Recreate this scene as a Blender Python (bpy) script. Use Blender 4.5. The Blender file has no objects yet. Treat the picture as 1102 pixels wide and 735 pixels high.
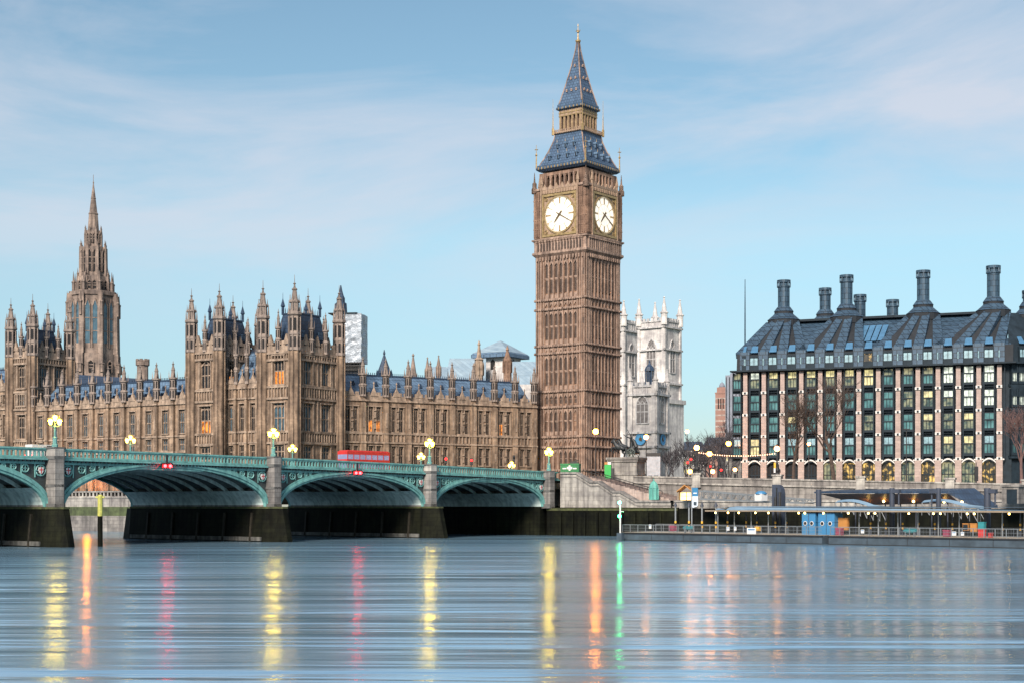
import bpy, math, random
from mathutils import Matrix, Vector
rnd = random.Random(7)
R = math.radians
scn = bpy.context.scene
col = scn.collection
# ------------------------------------------------------------------ camera, sky, sun, exposure
F, HZ, CZ = 1650.0, 543.0, 5.6            # focal length and horizon in photo pixels, eye height above the water
cam = bpy.data.objects.new('camera', bpy.data.cameras.new('camera')); col.objects.link(cam)
cam.location = (0, 0, CZ); cam.rotation_euler = (R(90), 0, 0)
cam.data.sensor_width = 36; cam.data.lens = F / 1102 * 36
cam.data.shift_y = (HZ - 367.5) / 1102
cam.data.clip_start = 1; cam.data.clip_end = 20000
scn.camera = cam
SUN_EL, SUN_AZ = 33, 199                  # azimuth, clockwise from +Y (north of the model)
world = bpy.data.worlds.new('World'); scn.world = world; world.use_nodes = True
def build_world():
    nt = world.node_tree; n = nt.nodes; l = nt.links; n.clear()
    out = n.new('ShaderNodeOutputWorld'); bg = n.new('ShaderNodeBackground')
    sky = n.new('ShaderNodeTexSky'); sky.sky_type = 'NISHITA'; sky.sun_disc = False
    sky.sun_elevation = R(SUN_EL); sky.sun_rotation = R(SUN_AZ)
    sky.air_density = 1.0; sky.dust_density = 0.2; sky.ozone_density = 2.0
    tc = n.new('ShaderNodeTexCoord')
    mp = n.new('ShaderNodeMapping'); mp.inputs['Rotation'].default_value = (0, R(-9), 0)
    mp.inputs['Scale'].default_value = (2.2, 2.2, 8.0); mp.inputs['Location'].default_value = (5.2, 1.3, 3.1)
    l.new(tc.outputs['Generated'], mp.inputs['Vector'])
    ns = n.new('ShaderNodeTexNoise'); ns.inputs['Scale'].default_value = 1.25; ns.inputs['Detail'].default_value = 9
    ns.inputs['Roughness'].default_value = 0.58; ns.inputs['Distortion'].default_value = 0.5
    l.new(mp.outputs['Vector'], ns.inputs['Vector'])
    rp = n.new('ShaderNodeValToRGB')
    rp.color_ramp.elements[0].position = 0.38; rp.color_ramp.elements[0].color = (0, 0, 0, 1)
    rp.color_ramp.elements[1].position = 0.62; rp.color_ramp.elements[1].color = (1, 1, 1, 1)
    l.new(ns.outputs['Fac'], rp.inputs['Fac'])
    # thin air near the horizon: cloud veil only above ~6 degrees
    sep = n.new('ShaderNodeSeparateXYZ'); l.new(tc.outputs['Generated'], sep.inputs[0])
    mr = n.new('ShaderNodeMapRange'); mr.inputs['From Min'].default_value = 0.09; mr.inputs['From Max'].default_value = 0.2
    l.new(sep.outputs['Z'], mr.inputs['Value'])
    mul = n.new('ShaderNodeMath'); mul.operation = 'MULTIPLY'
    l.new(rp.outputs['Color'], mul.inputs[0]); l.new(mr.outputs[0], mul.inputs[1])
    m2 = n.new('ShaderNodeMath'); m2.operation = 'MULTIPLY'; m2.inputs[1].default_value = 0.74
    l.new(mul.outputs[0], m2.inputs[0])
    tint = n.new('ShaderNodeMix'); tint.data_type = 'RGBA'; tint.blend_type = 'MULTIPLY'; tint.inputs['Factor'].default_value = 1
    tint.inputs['B'].default_value = SKY_TINT
    hz = n.new('ShaderNodeValToRGB'); l.new(sep.outputs['Z'], hz.inputs['Fac'])   # cool blue air low down
    hz.color_ramp.elements[0].position = 0.0; hz.color_ramp.elements[0].color = (.49, .51, .69, 1)
    hz.color_ramp.elements[1].position = 0.17; hz.color_ramp.elements[1].color = (1, 1, 1, 1)
    e = hz.color_ramp.elements.new(0.06); e.color = (.63, .67, .82, 1)
    cool = n.new('ShaderNodeMix'); cool.data_type = 'RGBA'; cool.blend_type = 'MULTIPLY'; cool.inputs['Factor'].default_value = 1
    l.new(sky.outputs['Color'], cool.inputs['A']); l.new(hz.outputs['Color'], cool.inputs['B'])
    l.new(cool.outputs['Result'], tint.inputs['A'])
    mix = n.new('ShaderNodeMix'); mix.data_type = 'RGBA'
    mix.inputs['B'].default_value = CLOUD
    l.new(m2.outputs[0], mix.inputs['Factor']); l.new(tint.outputs['Result'], mix.inputs['A'])
    l.new(mix.outputs['Result'], bg.inputs['Color']); bg.inputs['Strength'].default_value = 0.07
    l.new(bg.outputs[0], out.inputs['Surface'])
SKY_TINT = (1.08, 1.16, 1.03, 1); CLOUD = (6.1, 6.2, 6.9, 1)
build_world()
sl = bpy.data.lights.new('sun', 'SUN'); sl.energy = 3.9; sl.angle = R(16); sl.color = (1.0, 0.87, 0.74)
sun = bpy.data.objects.new('sun', sl); col.objects.link(sun)
_az, _el = R(SUN_AZ), R(SUN_EL)
_d = Vector((math.sin(_az) * math.cos(_el), math.cos(_az) * math.cos(_el), math.sin(_el)))
sun.rotation_euler = _d.to_track_quat('Z', 'Y').to_euler()
vs = scn.view_settings; vs.view_transform = 'Standard'; vs.look = 'None'; vs.gamma = 1; vs.use_curve_mapping = False
vs.exposure = 0.76
scn.cycles.use_denoising = True
scn.cycles.sample_clamp_indirect = 4.0
scn.cycles.max_bounces = 6; scn.cycles.diffuse_bounces = 3; scn.cycles.glossy_bounces = 3
scn.cycles.transmission_bounces = 2; scn.cycles.caustics_reflective = False; scn.cycles.caustics_refractive = False

# ------------------------------------------------------------------ helpers
def X(px, Y): return (px - 551) / F * Y
def Z(py, Y): return CZ + (HZ - py) / F * Y
def on_line(px, A, D):                     # parameter along the ground line A + s*D that the sight line at px meets
    k = (px - 551) / F
    return (k * A[1] - A[0]) / (D[0] - k * D[1])

class MB:
    def __init__(s): s.v = []; s.f = []; s.m = []; s.mi = 0; s.M = Matrix.Identity(4); s.smooth = []; s.sm = False
    def add(s, vs, fs):
        o = len(s.v); M = s.M
        s.v += [tuple(M @ Vector(p)) for p in vs]
        for f in fs: s.f.append(tuple(i + o for i in f)); s.m.append(s.mi); s.smooth.append(s.sm)
    def at(s, x=0, y=0, z=0, rz=0): s.M = Matrix.Translation((x, y, z)) @ Matrix.Rotation(rz, 4, 'Z'); return s
    def box(s, x0, x1, y0, y1, z0, z1):
        s.add([(x0,y0,z0),(x1,y0,z0),(x1,y1,z0),(x0,y1,z0),(x0,y0,z1),(x1,y0,z1),(x1,y1,z1),(x0,y1,z1)],
              [(0,3,2,1),(4,5,6,7),(0,1,5,4),(1,2,6,5),(2,3,7,6),(3,0,4,7)])
    def bx(s, cx, cy, cz, w, d, h): s.box(cx-w/2, cx+w/2, cy-d/2, cy+d/2, cz, cz+h)
    def quad(s, a, b, c, d): s.add([a, b, c, d], [(0,1,2,3)])
    def tri(s, a, b, c): s.add([a, b, c], [(0,1,2)])
    def prism(s, poly, z0, z1, k=1.0, c=(0,0)):   # plan polygon (ccw), extruded, top scaled by k about c
        n = len(poly)
        top = [(c[0]+(p[0]-c[0])*k, c[1]+(p[1]-c[1])*k) for p in poly]
        s.add([(p[0],p[1],z0) for p in poly]+[(p[0],p[1],z1) for p in top],
              [tuple(range(n-1,-1,-1)), tuple(range(n,2*n))]+[(i,(i+1)%n,n+(i+1)%n,n+i) for i in range(n)])
    def lathe(s, prof, n=8, cx=0, cy=0, rot=0, cap=True):   # prof: (radius, z)
        vs = []; fs = []
        for r, z in prof:
            for i in range(n):
                a = rot + 2*math.pi*i/n; vs.append((cx+r*math.cos(a), cy+r*math.sin(a), z))
        for j in range(len(prof)-1):
            for i in range(n):
                fs.append((j*n+i, j*n+(i+1)%n, (j+1)*n+(i+1)%n, (j+1)*n+i))
        if cap: fs.append(tuple(range(n-1,-1,-1))); fs.append(tuple((len(prof)-1)*n+i for i in range(n)))
        s.add(vs, fs)
    def sq(s, prof, cx=0, cy=0, rot=0):        # square lathe: prof of (half side, z)
        s.lathe([(h*math.sqrt(2), z) for h, z in prof], 4, cx, cy, rot+math.pi/4)
    def ball(s, c, r, n=10, m=6, zs=1.0):
        o = s.sm; s.sm = True
        s.lathe([(max(r*math.sin(math.pi*j/m), 1e-3), c[2]-r*zs*math.cos(math.pi*j/m)) for j in range(m+1)], n, c[0], c[1])
        s.sm = o
    def tube(s, pts, rad, n=6):
        pts = [Vector(p) for p in pts]
        if not isinstance(rad, (list, tuple)): rad = [rad]*len(pts)
        vs = []; fs = []
        for k, p in enumerate(pts):
            t = (pts[min(k+1,len(pts)-1)]-pts[max(k-1,0)])
            t = t.normalized() if t.length > 1e-9 else Vector((0,0,1))
            a = t.cross(Vector((0,0,1)) if abs(t.z) < .9 else Vector((1,0,0))).normalized(); b = t.cross(a)
            for i in range(n):
                g = 2*math.pi*i/n; q = p+(a*math.cos(g)+b*math.sin(g))*rad[k]; vs.append(tuple(q))
        for k in range(len(pts)-1):
            for i in range(n): fs.append((k*n+i, k*n+(i+1)%n, (k+1)*n+(i+1)%n, (k+1)*n+i))
        fs.append(tuple(range(n))); fs.append(tuple((len(pts)-1)*n+i for i in range(n-1,-1,-1)))
        s.add(vs, fs)
    def beam(s, p, q, w, h):                   # rectangular bar between two points
        p = Vector(p); q = Vector(q); t = (q-p).normalized()
        a = t.cross(Vector((0,0,1)) if abs(t.z) < .95 else Vector((1,0,0))).normalized(); b = a.cross(t)
        vs = []
        for e in (p, q):
            for i, j in ((-1,-1),(1,-1),(1,1),(-1,1)): vs.append(tuple(e+a*(i*w/2)+b*(j*h/2)))
        s.add(vs, [(0,1,2,3),(7,6,5,4),(0,4,5,1),(1,5,6,2),(2,6,7,3),(3,7,4,0)])
    def wall(s, u0, u1, z0, z1, holes, depth=.4, y=0):   # wall face on plane y (outward -y) with rectangular recesses
        us = sorted({u0, u1, *[min(max(c, u0), u1) for h in holes for c in h[:2]]})
        zs = sorted({z0, z1, *[min(max(c, z0), z1) for h in holes for c in h[2:4]]})
        for i in range(len(us)-1):
            for j in range(len(zs)-1):
                cu = (us[i]+us[i+1])/2; cz = (zs[j]+zs[j+1])/2
                if any(h[0] < cu < h[1] and h[2] < cz < h[3] for h in holes): continue
                s.quad((us[i],y,zs[j]),(us[i+1],y,zs[j]),(us[i+1],y,zs[j+1]),(us[i],y,zs[j+1]))
        for a, b, c, d in holes:
            e = y+depth
            s.quad((a,y,c),(a,y,d),(a,e,d),(a,e,c)); s.quad((b,y,c),(b,e,c),(b,e,d),(b,y,d))
            s.quad((a,y,c),(a,e,c),(b,e,c),(b,y,c)); s.quad((a,y,d),(b,y,d),(b,e,d),(a,e,d))
    def data(s, name, mats):
        me = bpy.data.meshes.new(name); me.from_pydata(s.v, [], s.f)
        for m in (mats if isinstance(mats, (list, tuple)) else [mats]): me.materials.append(m)
        me.polygons.foreach_set('material_index', s.m)
        me.polygons.foreach_set('use_smooth', s.smooth)
        me.update(); return me

def place(name, data, parent=None, loc=(0,0,0), rz=0, scale=None):
    o = bpy.data.objects.new(name, data); col.objects.link(o); o.location = loc
    o.rotation_euler = (0, 0, rz)
    if scale: o.scale = scale
    if parent: o.parent = parent
    return o
def obj(name, mb, mats, parent=None, loc=(0,0,0), rz=0): return place(name, mb.data(name, mats), parent, loc, rz)
def tag(o, label, cat, group=None):
    o['label'] = label; o['category'] = cat
    if group: o['group'] = group
    return o
def thing(name, label, cat, loc=(0,0,0), rz=0, group=None): return tag(place(name, None, None, loc, rz), label, cat, group)
def struct(name, mb, mats, loc=(0,0,0), rz=0):
    o = obj(name, mb, mats, None, loc, rz); o['kind'] = 'structure'; return o
def children(o): return [c for c in bpy.data.objects if c.parent == o]
def copy_tree(o, parent=None):
    c = o.copy(); col.objects.link(c)
    if parent: c.parent = parent
    for ch in kids.get(o.name, []): copy_tree(ch, c)
    return c
kids = {}
def index_kids(o):
    kids[o.name] = [c for c in bpy.data.objects if c.parent == o]
    for c in kids[o.name]: index_kids(c)
def dup(o, loc, rz=0, label=None, scale=None):
    index_kids(o); c = copy_tree(o); c.location = loc; c.rotation_euler = (0, 0, rz)
    if scale: c.scale = scale
    if label: c['label'] = label
    return c

# ------------------------------------------------------------------ materials
def mat(name, c, rough=.8, metal=0.0, var=.25, scale=1.0, c2=None, streak=0.0, brick=None, bump=0.0, spec=.5, detail=5, emit=None):
    m = bpy.data.materials.new(name); m.use_nodes = True
    nt = m.node_tree; n = nt.nodes; l = nt.links; b = n['Principled BSDF']
    b.inputs['Roughness'].default_value = rough; b.inputs['Metallic'].default_value = metal
    b.inputs['Specular IOR Level'].default_value = spec
    tc = n.new('ShaderNodeTexCoord')
    ns = n.new('ShaderNodeTexNoise'); ns.inputs['Scale'].default_value = scale; ns.inputs['Detail'].default_value = detail
    ns.inputs['Roughness'].default_value = .65
    l.new(tc.outputs['Object'], ns.inputs['Vector'])
    rp = n.new('ShaderNodeValToRGB'); l.new(ns.outputs['Fac'], rp.inputs['Fac'])
    d = c2 or tuple(x*(1-var) for x in c)
    e = c if c2 else tuple(min(x*(1+var), 1) for x in c)
    rp.color_ramp.elements[0].position = .32; rp.color_ramp.elements[1].position = .68
    rp.color_ramp.elements[0].color = (*d, 1); rp.color_ramp.elements[1].color = (*e, 1)
    cur = rp.outputs['Color']
    if streak:                                  # rain-washed soot: noise stretched along z
        mp = n.new('ShaderNodeMapping'); mp.inputs['Scale'].default_value = (1.1, 1.1, .09)
        l.new(tc.outputs['Object'], mp.inputs['Vector'])
        n2 = n.new('ShaderNodeTexNoise'); n2.inputs['Scale'].default_value = 1.3; n2.inputs['Detail'].default_value = 6
        l.new(mp.outputs[0], n2.inputs['Vector'])
        r2 = n.new('ShaderNodeValToRGB'); l.new(n2.outputs['Fac'], r2.inputs['Fac'])
        r2.color_ramp.elements[0].position = .36; r2.color_ramp.elements[1].position = .56
        v = 1-streak; r2.color_ramp.elements[0].color = (v, v, v*1.02, 1); r2.color_ramp.elements[1].color = (1, 1, 1, 1)
        mx = n.new('ShaderNodeMix'); mx.data_type = 'RGBA'; mx.blend_type = 'MULTIPLY'; mx.inputs['Factor'].default_value = 1
        l.new(cur, mx.inputs['A']); l.new(r2.outputs['Color'], mx.inputs['B']); cur = mx.outputs['Result']
    if brick:                                   # coursed ashlar: (block width, course height, joint darkness)
        sp = n.new('ShaderNodeSeparateXYZ'); l.new(tc.outputs['Object'], sp.inputs[0])
        ad = n.new('ShaderNodeMath'); ad.operation = 'ADD'; l.new(sp.outputs['X'], ad.inputs[0]); l.new(sp.outputs['Y'], ad.inputs[1])
        cb = n.new('ShaderNodeCombineXYZ'); l.new(ad.outputs[0], cb.inputs['X']); l.new(sp.outputs['Z'], cb.inputs['Y'])
        bt = n.new('ShaderNodeTexBrick'); l.new(cb.outputs[0], bt.inputs['Vector'])
        bt.inputs['Scale'].default_value = 1; bt.inputs['Brick Width'].default_value = brick[0]; bt.inputs['Row Height'].default_value = brick[1]
        bt.inputs['Mortar Size'].default_value = brick[3] if len(brick) > 3 else brick[1]*.06
        bt.inputs['Color1'].default_value = (1, 1, 1, 1); bt.inputs['Color2'].default_value = (.78, .78, .8, 1)
        k = brick[2]; bt.inputs['Mortar'].default_value = (k, k, k, 1)
        mx = n.new('ShaderNodeMix'); mx.data_type = 'RGBA'; mx.blend_type = 'MULTIPLY'; mx.inputs['Factor'].default_value = 1
        l.new(cur, mx.inputs['A']); l.new(bt.outputs['Color'], mx.inputs['B']); cur = mx.outputs['Result']
    if streak and brick:
        n3 = n.new('ShaderNodeTexNoise'); n3.inputs['Scale'].default_value = .11; n3.inputs['Detail'].default_value = 4; n3.inputs['Roughness'].default_value = .7
        l.new(tc.outputs['Object'], n3.inputs['Vector'])
        r3 = n.new('ShaderNodeValToRGB'); l.new(n3.outputs['Fac'], r3.inputs['Fac'])
        r3.color_ramp.elements[0].position = .38; r3.color_ramp.elements[0].color = (.62, .60, .60, 1)
        r3.color_ramp.elements[1].position = .62; r3.color_ramp.elements[1].color = (1.12, 1.1, 1.06, 1)
        mx = n.new('ShaderNodeMix'); mx.data_type = 'RGBA'; mx.blend_type = 'MULTIPLY'; mx.inputs['Factor'].default_value = 1
        l.new(cur, mx.inputs['A']); l.new(r3.outputs['Color'], mx.inputs['B']); cur = mx.outputs['Result']
    l.new(cur, b.inputs['Base Color'])
    if bump:
        bp = n.new('ShaderNodeBump'); bp.inputs['Strength'].default_value = bump; bp.inputs['Distance'].default_value = .2
        l.new(ns.outputs['Fac'], bp.inputs['Height']); l.new(bp.outputs[0], b.inputs['Normal'])
    if emit:
        b.inputs['Emission Color'].default_value = (*emit[0], 1); b.inputs['Emission Strength'].default_value = emit[1]
    return m
def lit_mat(name, c, lo, hi, scale=.8, base=(.2,.2,.2)):
    m = mat(name, base, .25, var=.3, scale=scale); n = m.node_tree.nodes; l = m.node_tree.links; b = n['Principled BSDF']
    tc = n.new('ShaderNodeTexCoord'); gm = n.new('ShaderNodeNewGeometry'); v = n.new('ShaderNodeTexNoise'); v.inputs['Scale'].default_value = scale; v.inputs['Detail'].default_value = 3
    l.new(gm.outputs['Position'], v.inputs['Vector'])
    r = n.new('ShaderNodeMapRange'); l.new(v.outputs['Fac'], r.inputs['Value']); r.inputs['From Min'].default_value = .38; r.inputs['From Max'].default_value = .64
    r.inputs['To Min'].default_value = lo; r.inputs['To Max'].default_value = hi
    l.new(r.outputs[0], b.inputs['Emission Strength']); b.inputs['Emission Color'].default_value = (*c, 1); return m
def lamp_mat(name, c, s): return mat(name, c, .4, var=.02, emit=(c, s))
M = {}
M['stone'] = mat('gothic_limestone', (.47,.345,.25), .9, scale=.5, c2=(.21,.15,.108), streak=.55, brick=(1.3,.55,.78), bump=.5)
M['stone_trim'] = mat('carved_limestone', (.44,.335,.255), .9, scale=.9, c2=(.18,.135,.105), streak=.42, bump=.6)
M['stone_tower'] = mat('clock_tower_stone', (.42,.275,.20), .9, scale=.5, c2=(.2,.125,.09), streak=.5, brick=(1.1,.5,.7), bump=.5)
M['tower_trim'] = mat('clock_tower_trim', (.43,.31,.245), .9, scale=.9, c2=(.2,.14,.115), streak=.5, bump=.6)
M['stone_spire'] = mat('grey_brown_limestone', (.4,.315,.265), .9, scale=.4, c2=(.2,.165,.15), streak=.5, brick=(1.3,.55,.75), bump=.4)
M['stone_dark'] = mat('weathered_pinnacle_stone', (.34,.275,.235), .9, scale=.9, c2=(.16,.135,.125), streak=.45, bump=.5)
M['stone_abbey'] = mat('grey_abbey_stone', (.8,.79,.78), .85, scale=.3, c2=(.64,.64,.65), streak=.25, brick=(1.6,.7,.8))
M['stone_white'] = mat('pale_portland_stone', (.76,.74,.72), .85, scale=.3, c2=(.6,.6,.61), streak=.22, brick=(1.6,.7,.85))
M['stone_white_trim'] = mat('weathered_portland_trim', (.62,.61,.6), .85, scale=.6, c2=(.38,.38,.4), streak=.4)
M['granite'] = mat('grey_granite', (.36,.345,.33), .8, scale=.5, c2=(.18,.175,.17), streak=.4, brick=(1.9,.75,.6), bump=.3)
M['granite_light'] = mat('pale_granite', (.5,.49,.46), .8, scale=.6, c2=(.3,.29,.28), streak=.45, brick=(1.7,.8,.7), bump=.3)
M['granite_pink'] = mat('pink_granite', (.56,.47,.43), .8, scale=.6, c2=(.4,.32,.29), streak=.35, brick=(2.2,1.1,.75))
M['algae'] = mat('weed_covered_stone', (.016,.018,.010), .7, scale=.35, c2=(.004,.005,.005), streak=.5, brick=(1.8,.7,.6), bump=.6, spec=.08)
M['slate'] = mat('blue_slate', (.135,.225,.34), .5, scale=.6, c2=(.075,.13,.21), brick=(.9,1.1,.45,.08))
M['slate_dark'] = mat('dark_blue_slate', (.035,.07,.13), .5, scale=.6, c2=(.018,.034,.065), brick=(.8,.8,.5,.06))
M['iron_roof'] = mat('blue_iron_tiles', (.095,.165,.265), .5, metal=.1, scale=.8, c2=(.05,.09,.16), brick=(.75,.7,.4,.07))
M['lead_pale'] = mat('pale_lead_sheet', (.30,.40,.47), .5, scale=.5, c2=(.21,.30,.38), brick=(1.6,6,.75,.1))
M['gold'] = mat('gilded_iron', (.5,.36,.17), .45, metal=.45, scale=2, c2=(.22,.155,.08))
M['gilt_stone'] = mat('gilded_stone', (.38,.27,.195), .7, metal=.0, scale=1.6, c2=(.2,.14,.095), bump=.5)
M['dark'] = mat('dark_opening', (.012,.012,.014), .9, var=.2)
M['glass'] = mat('dark_leaded_glass', (.012,.015,.02), .3, var=.5, scale=1.5, spec=.6)
M['glass_blue'] = mat('sky_tinted_glass', (.05,.10,.14), .15, var=.4, scale=.8, spec=.8)
M['dial'] = mat('opal_dial_glass', (.42,.39,.33), .4, var=.04, emit=((1,.92,.78), .55))
M['hand'] = mat('dark_dial_iron', (.10,.07,.035), .5, var=.2)
M['teal'] = mat('teal_bridge_paint', (.19,.43,.41), .5, scale=.8, c2=(.12,.31,.30), streak=.38)
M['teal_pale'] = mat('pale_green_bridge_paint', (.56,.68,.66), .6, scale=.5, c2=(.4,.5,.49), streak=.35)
M['teal_dark'] = mat('dark_iron_grey', (.05,.065,.065), .6, scale=.5, c2=(.025,.032,.032))  # dark grey iron of the vault plates and near spandrel panels
M['white'] = mat('white_paint', (.62,.62,.62), .5, var=.06)
M['black'] = mat('black_iron', (.018,.018,.02), .5, var=.3)
M['red'] = mat('red_paint', (.5,.03,.025), .4, var=.1)
M['asphalt'] = mat('asphalt', (.055,.055,.057), .9, scale=.8, var=.3)
M['paving'] = mat('paving', (.25,.24,.22), .9, scale=.6, var=.25)
M['earth'] = mat('ground', (.12,.13,.09), .95, scale=.05, var=.35)
M['bronze'] = mat('dark_bronze', (.022,.026,.03), .45, metal=.3, scale=1.5, var=.4)
M['lantern'] = lamp_mat('yellow_lantern_glass', (1,.66,.03), 40)
M['lantern_far'] = lamp_mat('warm_lantern_glass', (1,.55,.07), 11)
M['sodium'] = lamp_mat('sodium_globe', (1,.26,.012), 100)
M['peach'] = lamp_mat('peach_globe', (1,.36,.07), 20)
M['bulb'] = lamp_mat('festoon_bulb', (1,.55,.32), 2)
M['red_light'] = lamp_mat('red_lamp_glass', (1,.01,.012), 34)
M['red_small'] = lamp_mat('red_signal_glass', (1,.015,.015), 4)
M['green_light'] = lamp_mat('green_lamp_glass', (.03,1,.25), 26)
M['white_light'] = lamp_mat('white_lamp_glass', (1,.85,.65), 4)
M['pier_lamp'] = lamp_mat('warm_pier_lamp', (1,.6,.16), 9)
M['lit_orange'] = lit_mat('orange_lit_window', (1,.30,.04), .15, 1.1, 1.3, (.08,.03,.015))
M['sodium_small'] = lamp_mat('small_sodium_globe', (1,.30,.03), 26)
M['moss'] = mat('mossy_ledge', (.075,.085,.03), .9, scale=1.2, c2=(.02,.024,.012), bump=.6)
# ================================================================== setting
S = 1.15                                   # the palace stands this much deeper than the first survey
def build_water():
    m = bpy.data.materials.new('river_surface'); m.use_nodes = True
    nt = m.node_tree; n = nt.nodes; l = nt.links; b = n['Principled BSDF']
    b.inputs['Base Color'].default_value = (.25,.44,.60,1); b.inputs['IOR'].default_value = 1.6; b.inputs['Metallic'].default_value = .6
    tc = n.new('ShaderNodeTexCoord')
    def noise(sc, detail, dist=0):
        mp = n.new('ShaderNodeMapping'); mp.inputs['Scale'].default_value = sc; mp.inputs['Rotation'].default_value = (0,0,R(-10))
        l.new(tc.outputs['Object'], mp.inputs['Vector'])
        q = n.new('ShaderNodeTexNoise'); q.inputs['Scale'].default_value = 1; q.inputs['Detail'].default_value = detail
        q.inputs['Distortion'].default_value = dist
        l.new(mp.outputs[0], q.inputs['Vector']); return q.outputs['Fac']
    a = noise((.012,.11,1), 4, .6); c = noise((.016,.13,1), 3, .5); d = noise((.9,2.2,1), 2)
    rr = n.new('ShaderNodeMapRange'); l.new(a, rr.inputs['Value'])
    rr.inputs['From Min'].default_value = .35; rr.inputs['From Max'].default_value = .65
    rr.inputs['To Min'].default_value = .13; rr.inputs['To Max'].default_value = .22
    l.new(rr.outputs[0], b.inputs['Roughness'])
    s1 = n.new('ShaderNodeMath'); s1.operation = 'MULTIPLY_ADD'; s1.inputs[1].default_value = .3; l.new(c, s1.inputs[0]); l.new(a, s1.inputs[2])
    b1 = n.new('ShaderNodeBump'); b1.inputs['Strength'].default_value = .9; b1.inputs['Distance'].default_value = .75; l.new(s1.outputs[0], b1.inputs['Height'])
    b2 = n.new('ShaderNodeBump'); b2.inputs['Strength'].default_value = .14; b2.inputs['Distance'].default_value = .02
    l.new(d, b2.inputs['Height']); l.new(b1.outputs[0], b2.inputs['Normal']); l.new(b2.outputs[0], b.inputs['Normal'])
    return m
mb = MB(); mb.quad((-900,-120,0),(900,-120,0),(900,420,0),(-900,420,0))
struct('river_water', mb, build_water())
# river front line of the palace, bridge line
PC = Vector((-38.25*S, 269.7*S)); RD = Vector((-.839,.545)); ND = Vector((.545,.839))   # pavilion corner, river front going left, north side going back
BA = Vector((6.71,284.0)); BD = Vector((-.648,-.762)); BN = Vector((-.762,.648)); BW = 34.0
TW = PC - ND*10                                # terrace wall line
Q0, Q1 = Vector((7.6,283.6)), Vector((28.5,269.5)); Q2 = Vector((110,224))
E0, E1 = Vector((22.5,284)), Vector((125,233))
tl = TW + RD*420; tr = TW - RD*2
fa = BA + BN*BW
mb = MB()
poly = [(tl.x,tl.y),(tr.x,tr.y),(fa.x,fa.y),(BA.x,BA.y),(E0.x,E0.y),(E1.x,E1.y),(900,-60),(9000,-60),(9000,9000),(-9000,9000),(-9000,700)]
mb.add([(x,y,8.6) for x,y in poly],[tuple(range(len(poly)))])
struct('ground', mb, M['earth'])
# roads: bridge street behind the bridge, embankment road
mb = MB(); a = BA+BN*4; b = BA+BN*28; D = -BD
mb.add([(a.x,a.y,10.6),(b.x,b.y,10.6),(b.x+D.x*160,b.y+D.y*160,8.7),(a.x+D.x*160,a.y+D.y*160,8.7)],[(0,3,2,1)])
struct('road', mb, M['asphalt'])
ed = (E1-E0).normalized(); en = Vector((-ed.y,ed.x))
mb = MB(); a = E0+ed*4+en*6; b = E1+en*6
mb.add([(a.x,a.y,8.7),(b.x,b.y,8.7),(b.x+en.x*12,b.y+en.y*12,8.7),(a.x+en.x*12,a.y+en.y*12,8.7)],[(0,1,2,3)])
struct('embankment_road', mb, M['asphalt'])
mb = MB(); a = E0+en*.6+ed*4; b = E1+en*.6
for o, w, z in ((.6,5.4,8.72),(18.2,4,8.72)):
    p = E0+ed*4+en*o; q = E1+en*o; r = q+en*w; t = p+en*w
    mb.prism([(p.x,p.y),(q.x,q.y),(r.x,r.y),(t.x,t.y)], 8.5, 8.86)
struct('pavement', mb, M['paving'])

# ---- terrace river wall below the palace
def line_obj(name, A, B, fn, mats, parent=None):
    d = B-A; o = MB(); fn(o, d.length)
    return obj(name, o, mats, parent, (A.x,A.y,0), math.atan2(d.y,d.x))
t = tag(place('river_wall', None), 'pale terrace river wall with green weed band, seen under the left arch', 'wall')
def f(o, L):
    o.box(0,L,0,1.2,5.2,7.0); o.box(0,L,-.15,1.3,7.0,7.3)
    o.box(0,L,.2,.5,7.3,7.5); o.box(0,L,.1,.6,8.3,8.6)
    k = 0
    while k*1.1 < L: o.box(k*1.1,k*1.1+.4,.22,.48,7.5,8.3); k += 1
line_obj('coping_wall', TW+RD*200, TW-RD*2, f, M['granite_light'], t)
line_obj('weed_band', TW+RD*200, TW-RD*2, lambda o,L: o.box(0,L,-.25,1.2,3.3,5.2), mat('bright_weed', (.10,.13,.055), .8, scale=.6, c2=(.035,.045,.02), streak=.3), t)
line_obj('wall_foot', TW+RD*200, TW-RD*2, lambda o,L: o.box(0,L,-.35,1.2,-1,3.3), M['granite'], t)

# ---- quay wall, stair and embankment wall right of the bridge
t = tag(place('quay_wall', None), 'stone river stair wall stepping down beside the bridge end, black with weed below', 'wall')
d = (Q1-Q0); Lq = d.length; qa = math.atan2(d.y,d.x); du = d/Lq
def qz(px, py):
    s = on_line(px, Q0, du); return s, Z(py, (Q0+du*s).y)
prof = [qz(*p) for p in ((603,507.6),(620.4,507.6),(634.7,517),(644,517),(659.5,527.6),(667,527.6),(685,538),(722,538))]
mb = MB()
for (s0,z0),(s1,z1) in zip(prof, prof[1:]):
    for (o0,o1,t0,t1) in ((0,1.2,-1.0,-.0),):
        mb.add([(s0,.0,5.0),(s1,.0,5.0),(s1,.0,z1-.35),(s0,.0,z0-.35),(s0,1.2,5.0),(s1,1.2,5.0),(s1,1.2,z1-.35),(s0,1.2,z0-.35)],
               [(0,1,2,3),(5,4,7,6),(3,2,6,7)])
obj('stair_wall', mb, M['granite_light'], t, (Q0.x,Q0.y,0), qa)
mb = MB()
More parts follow.
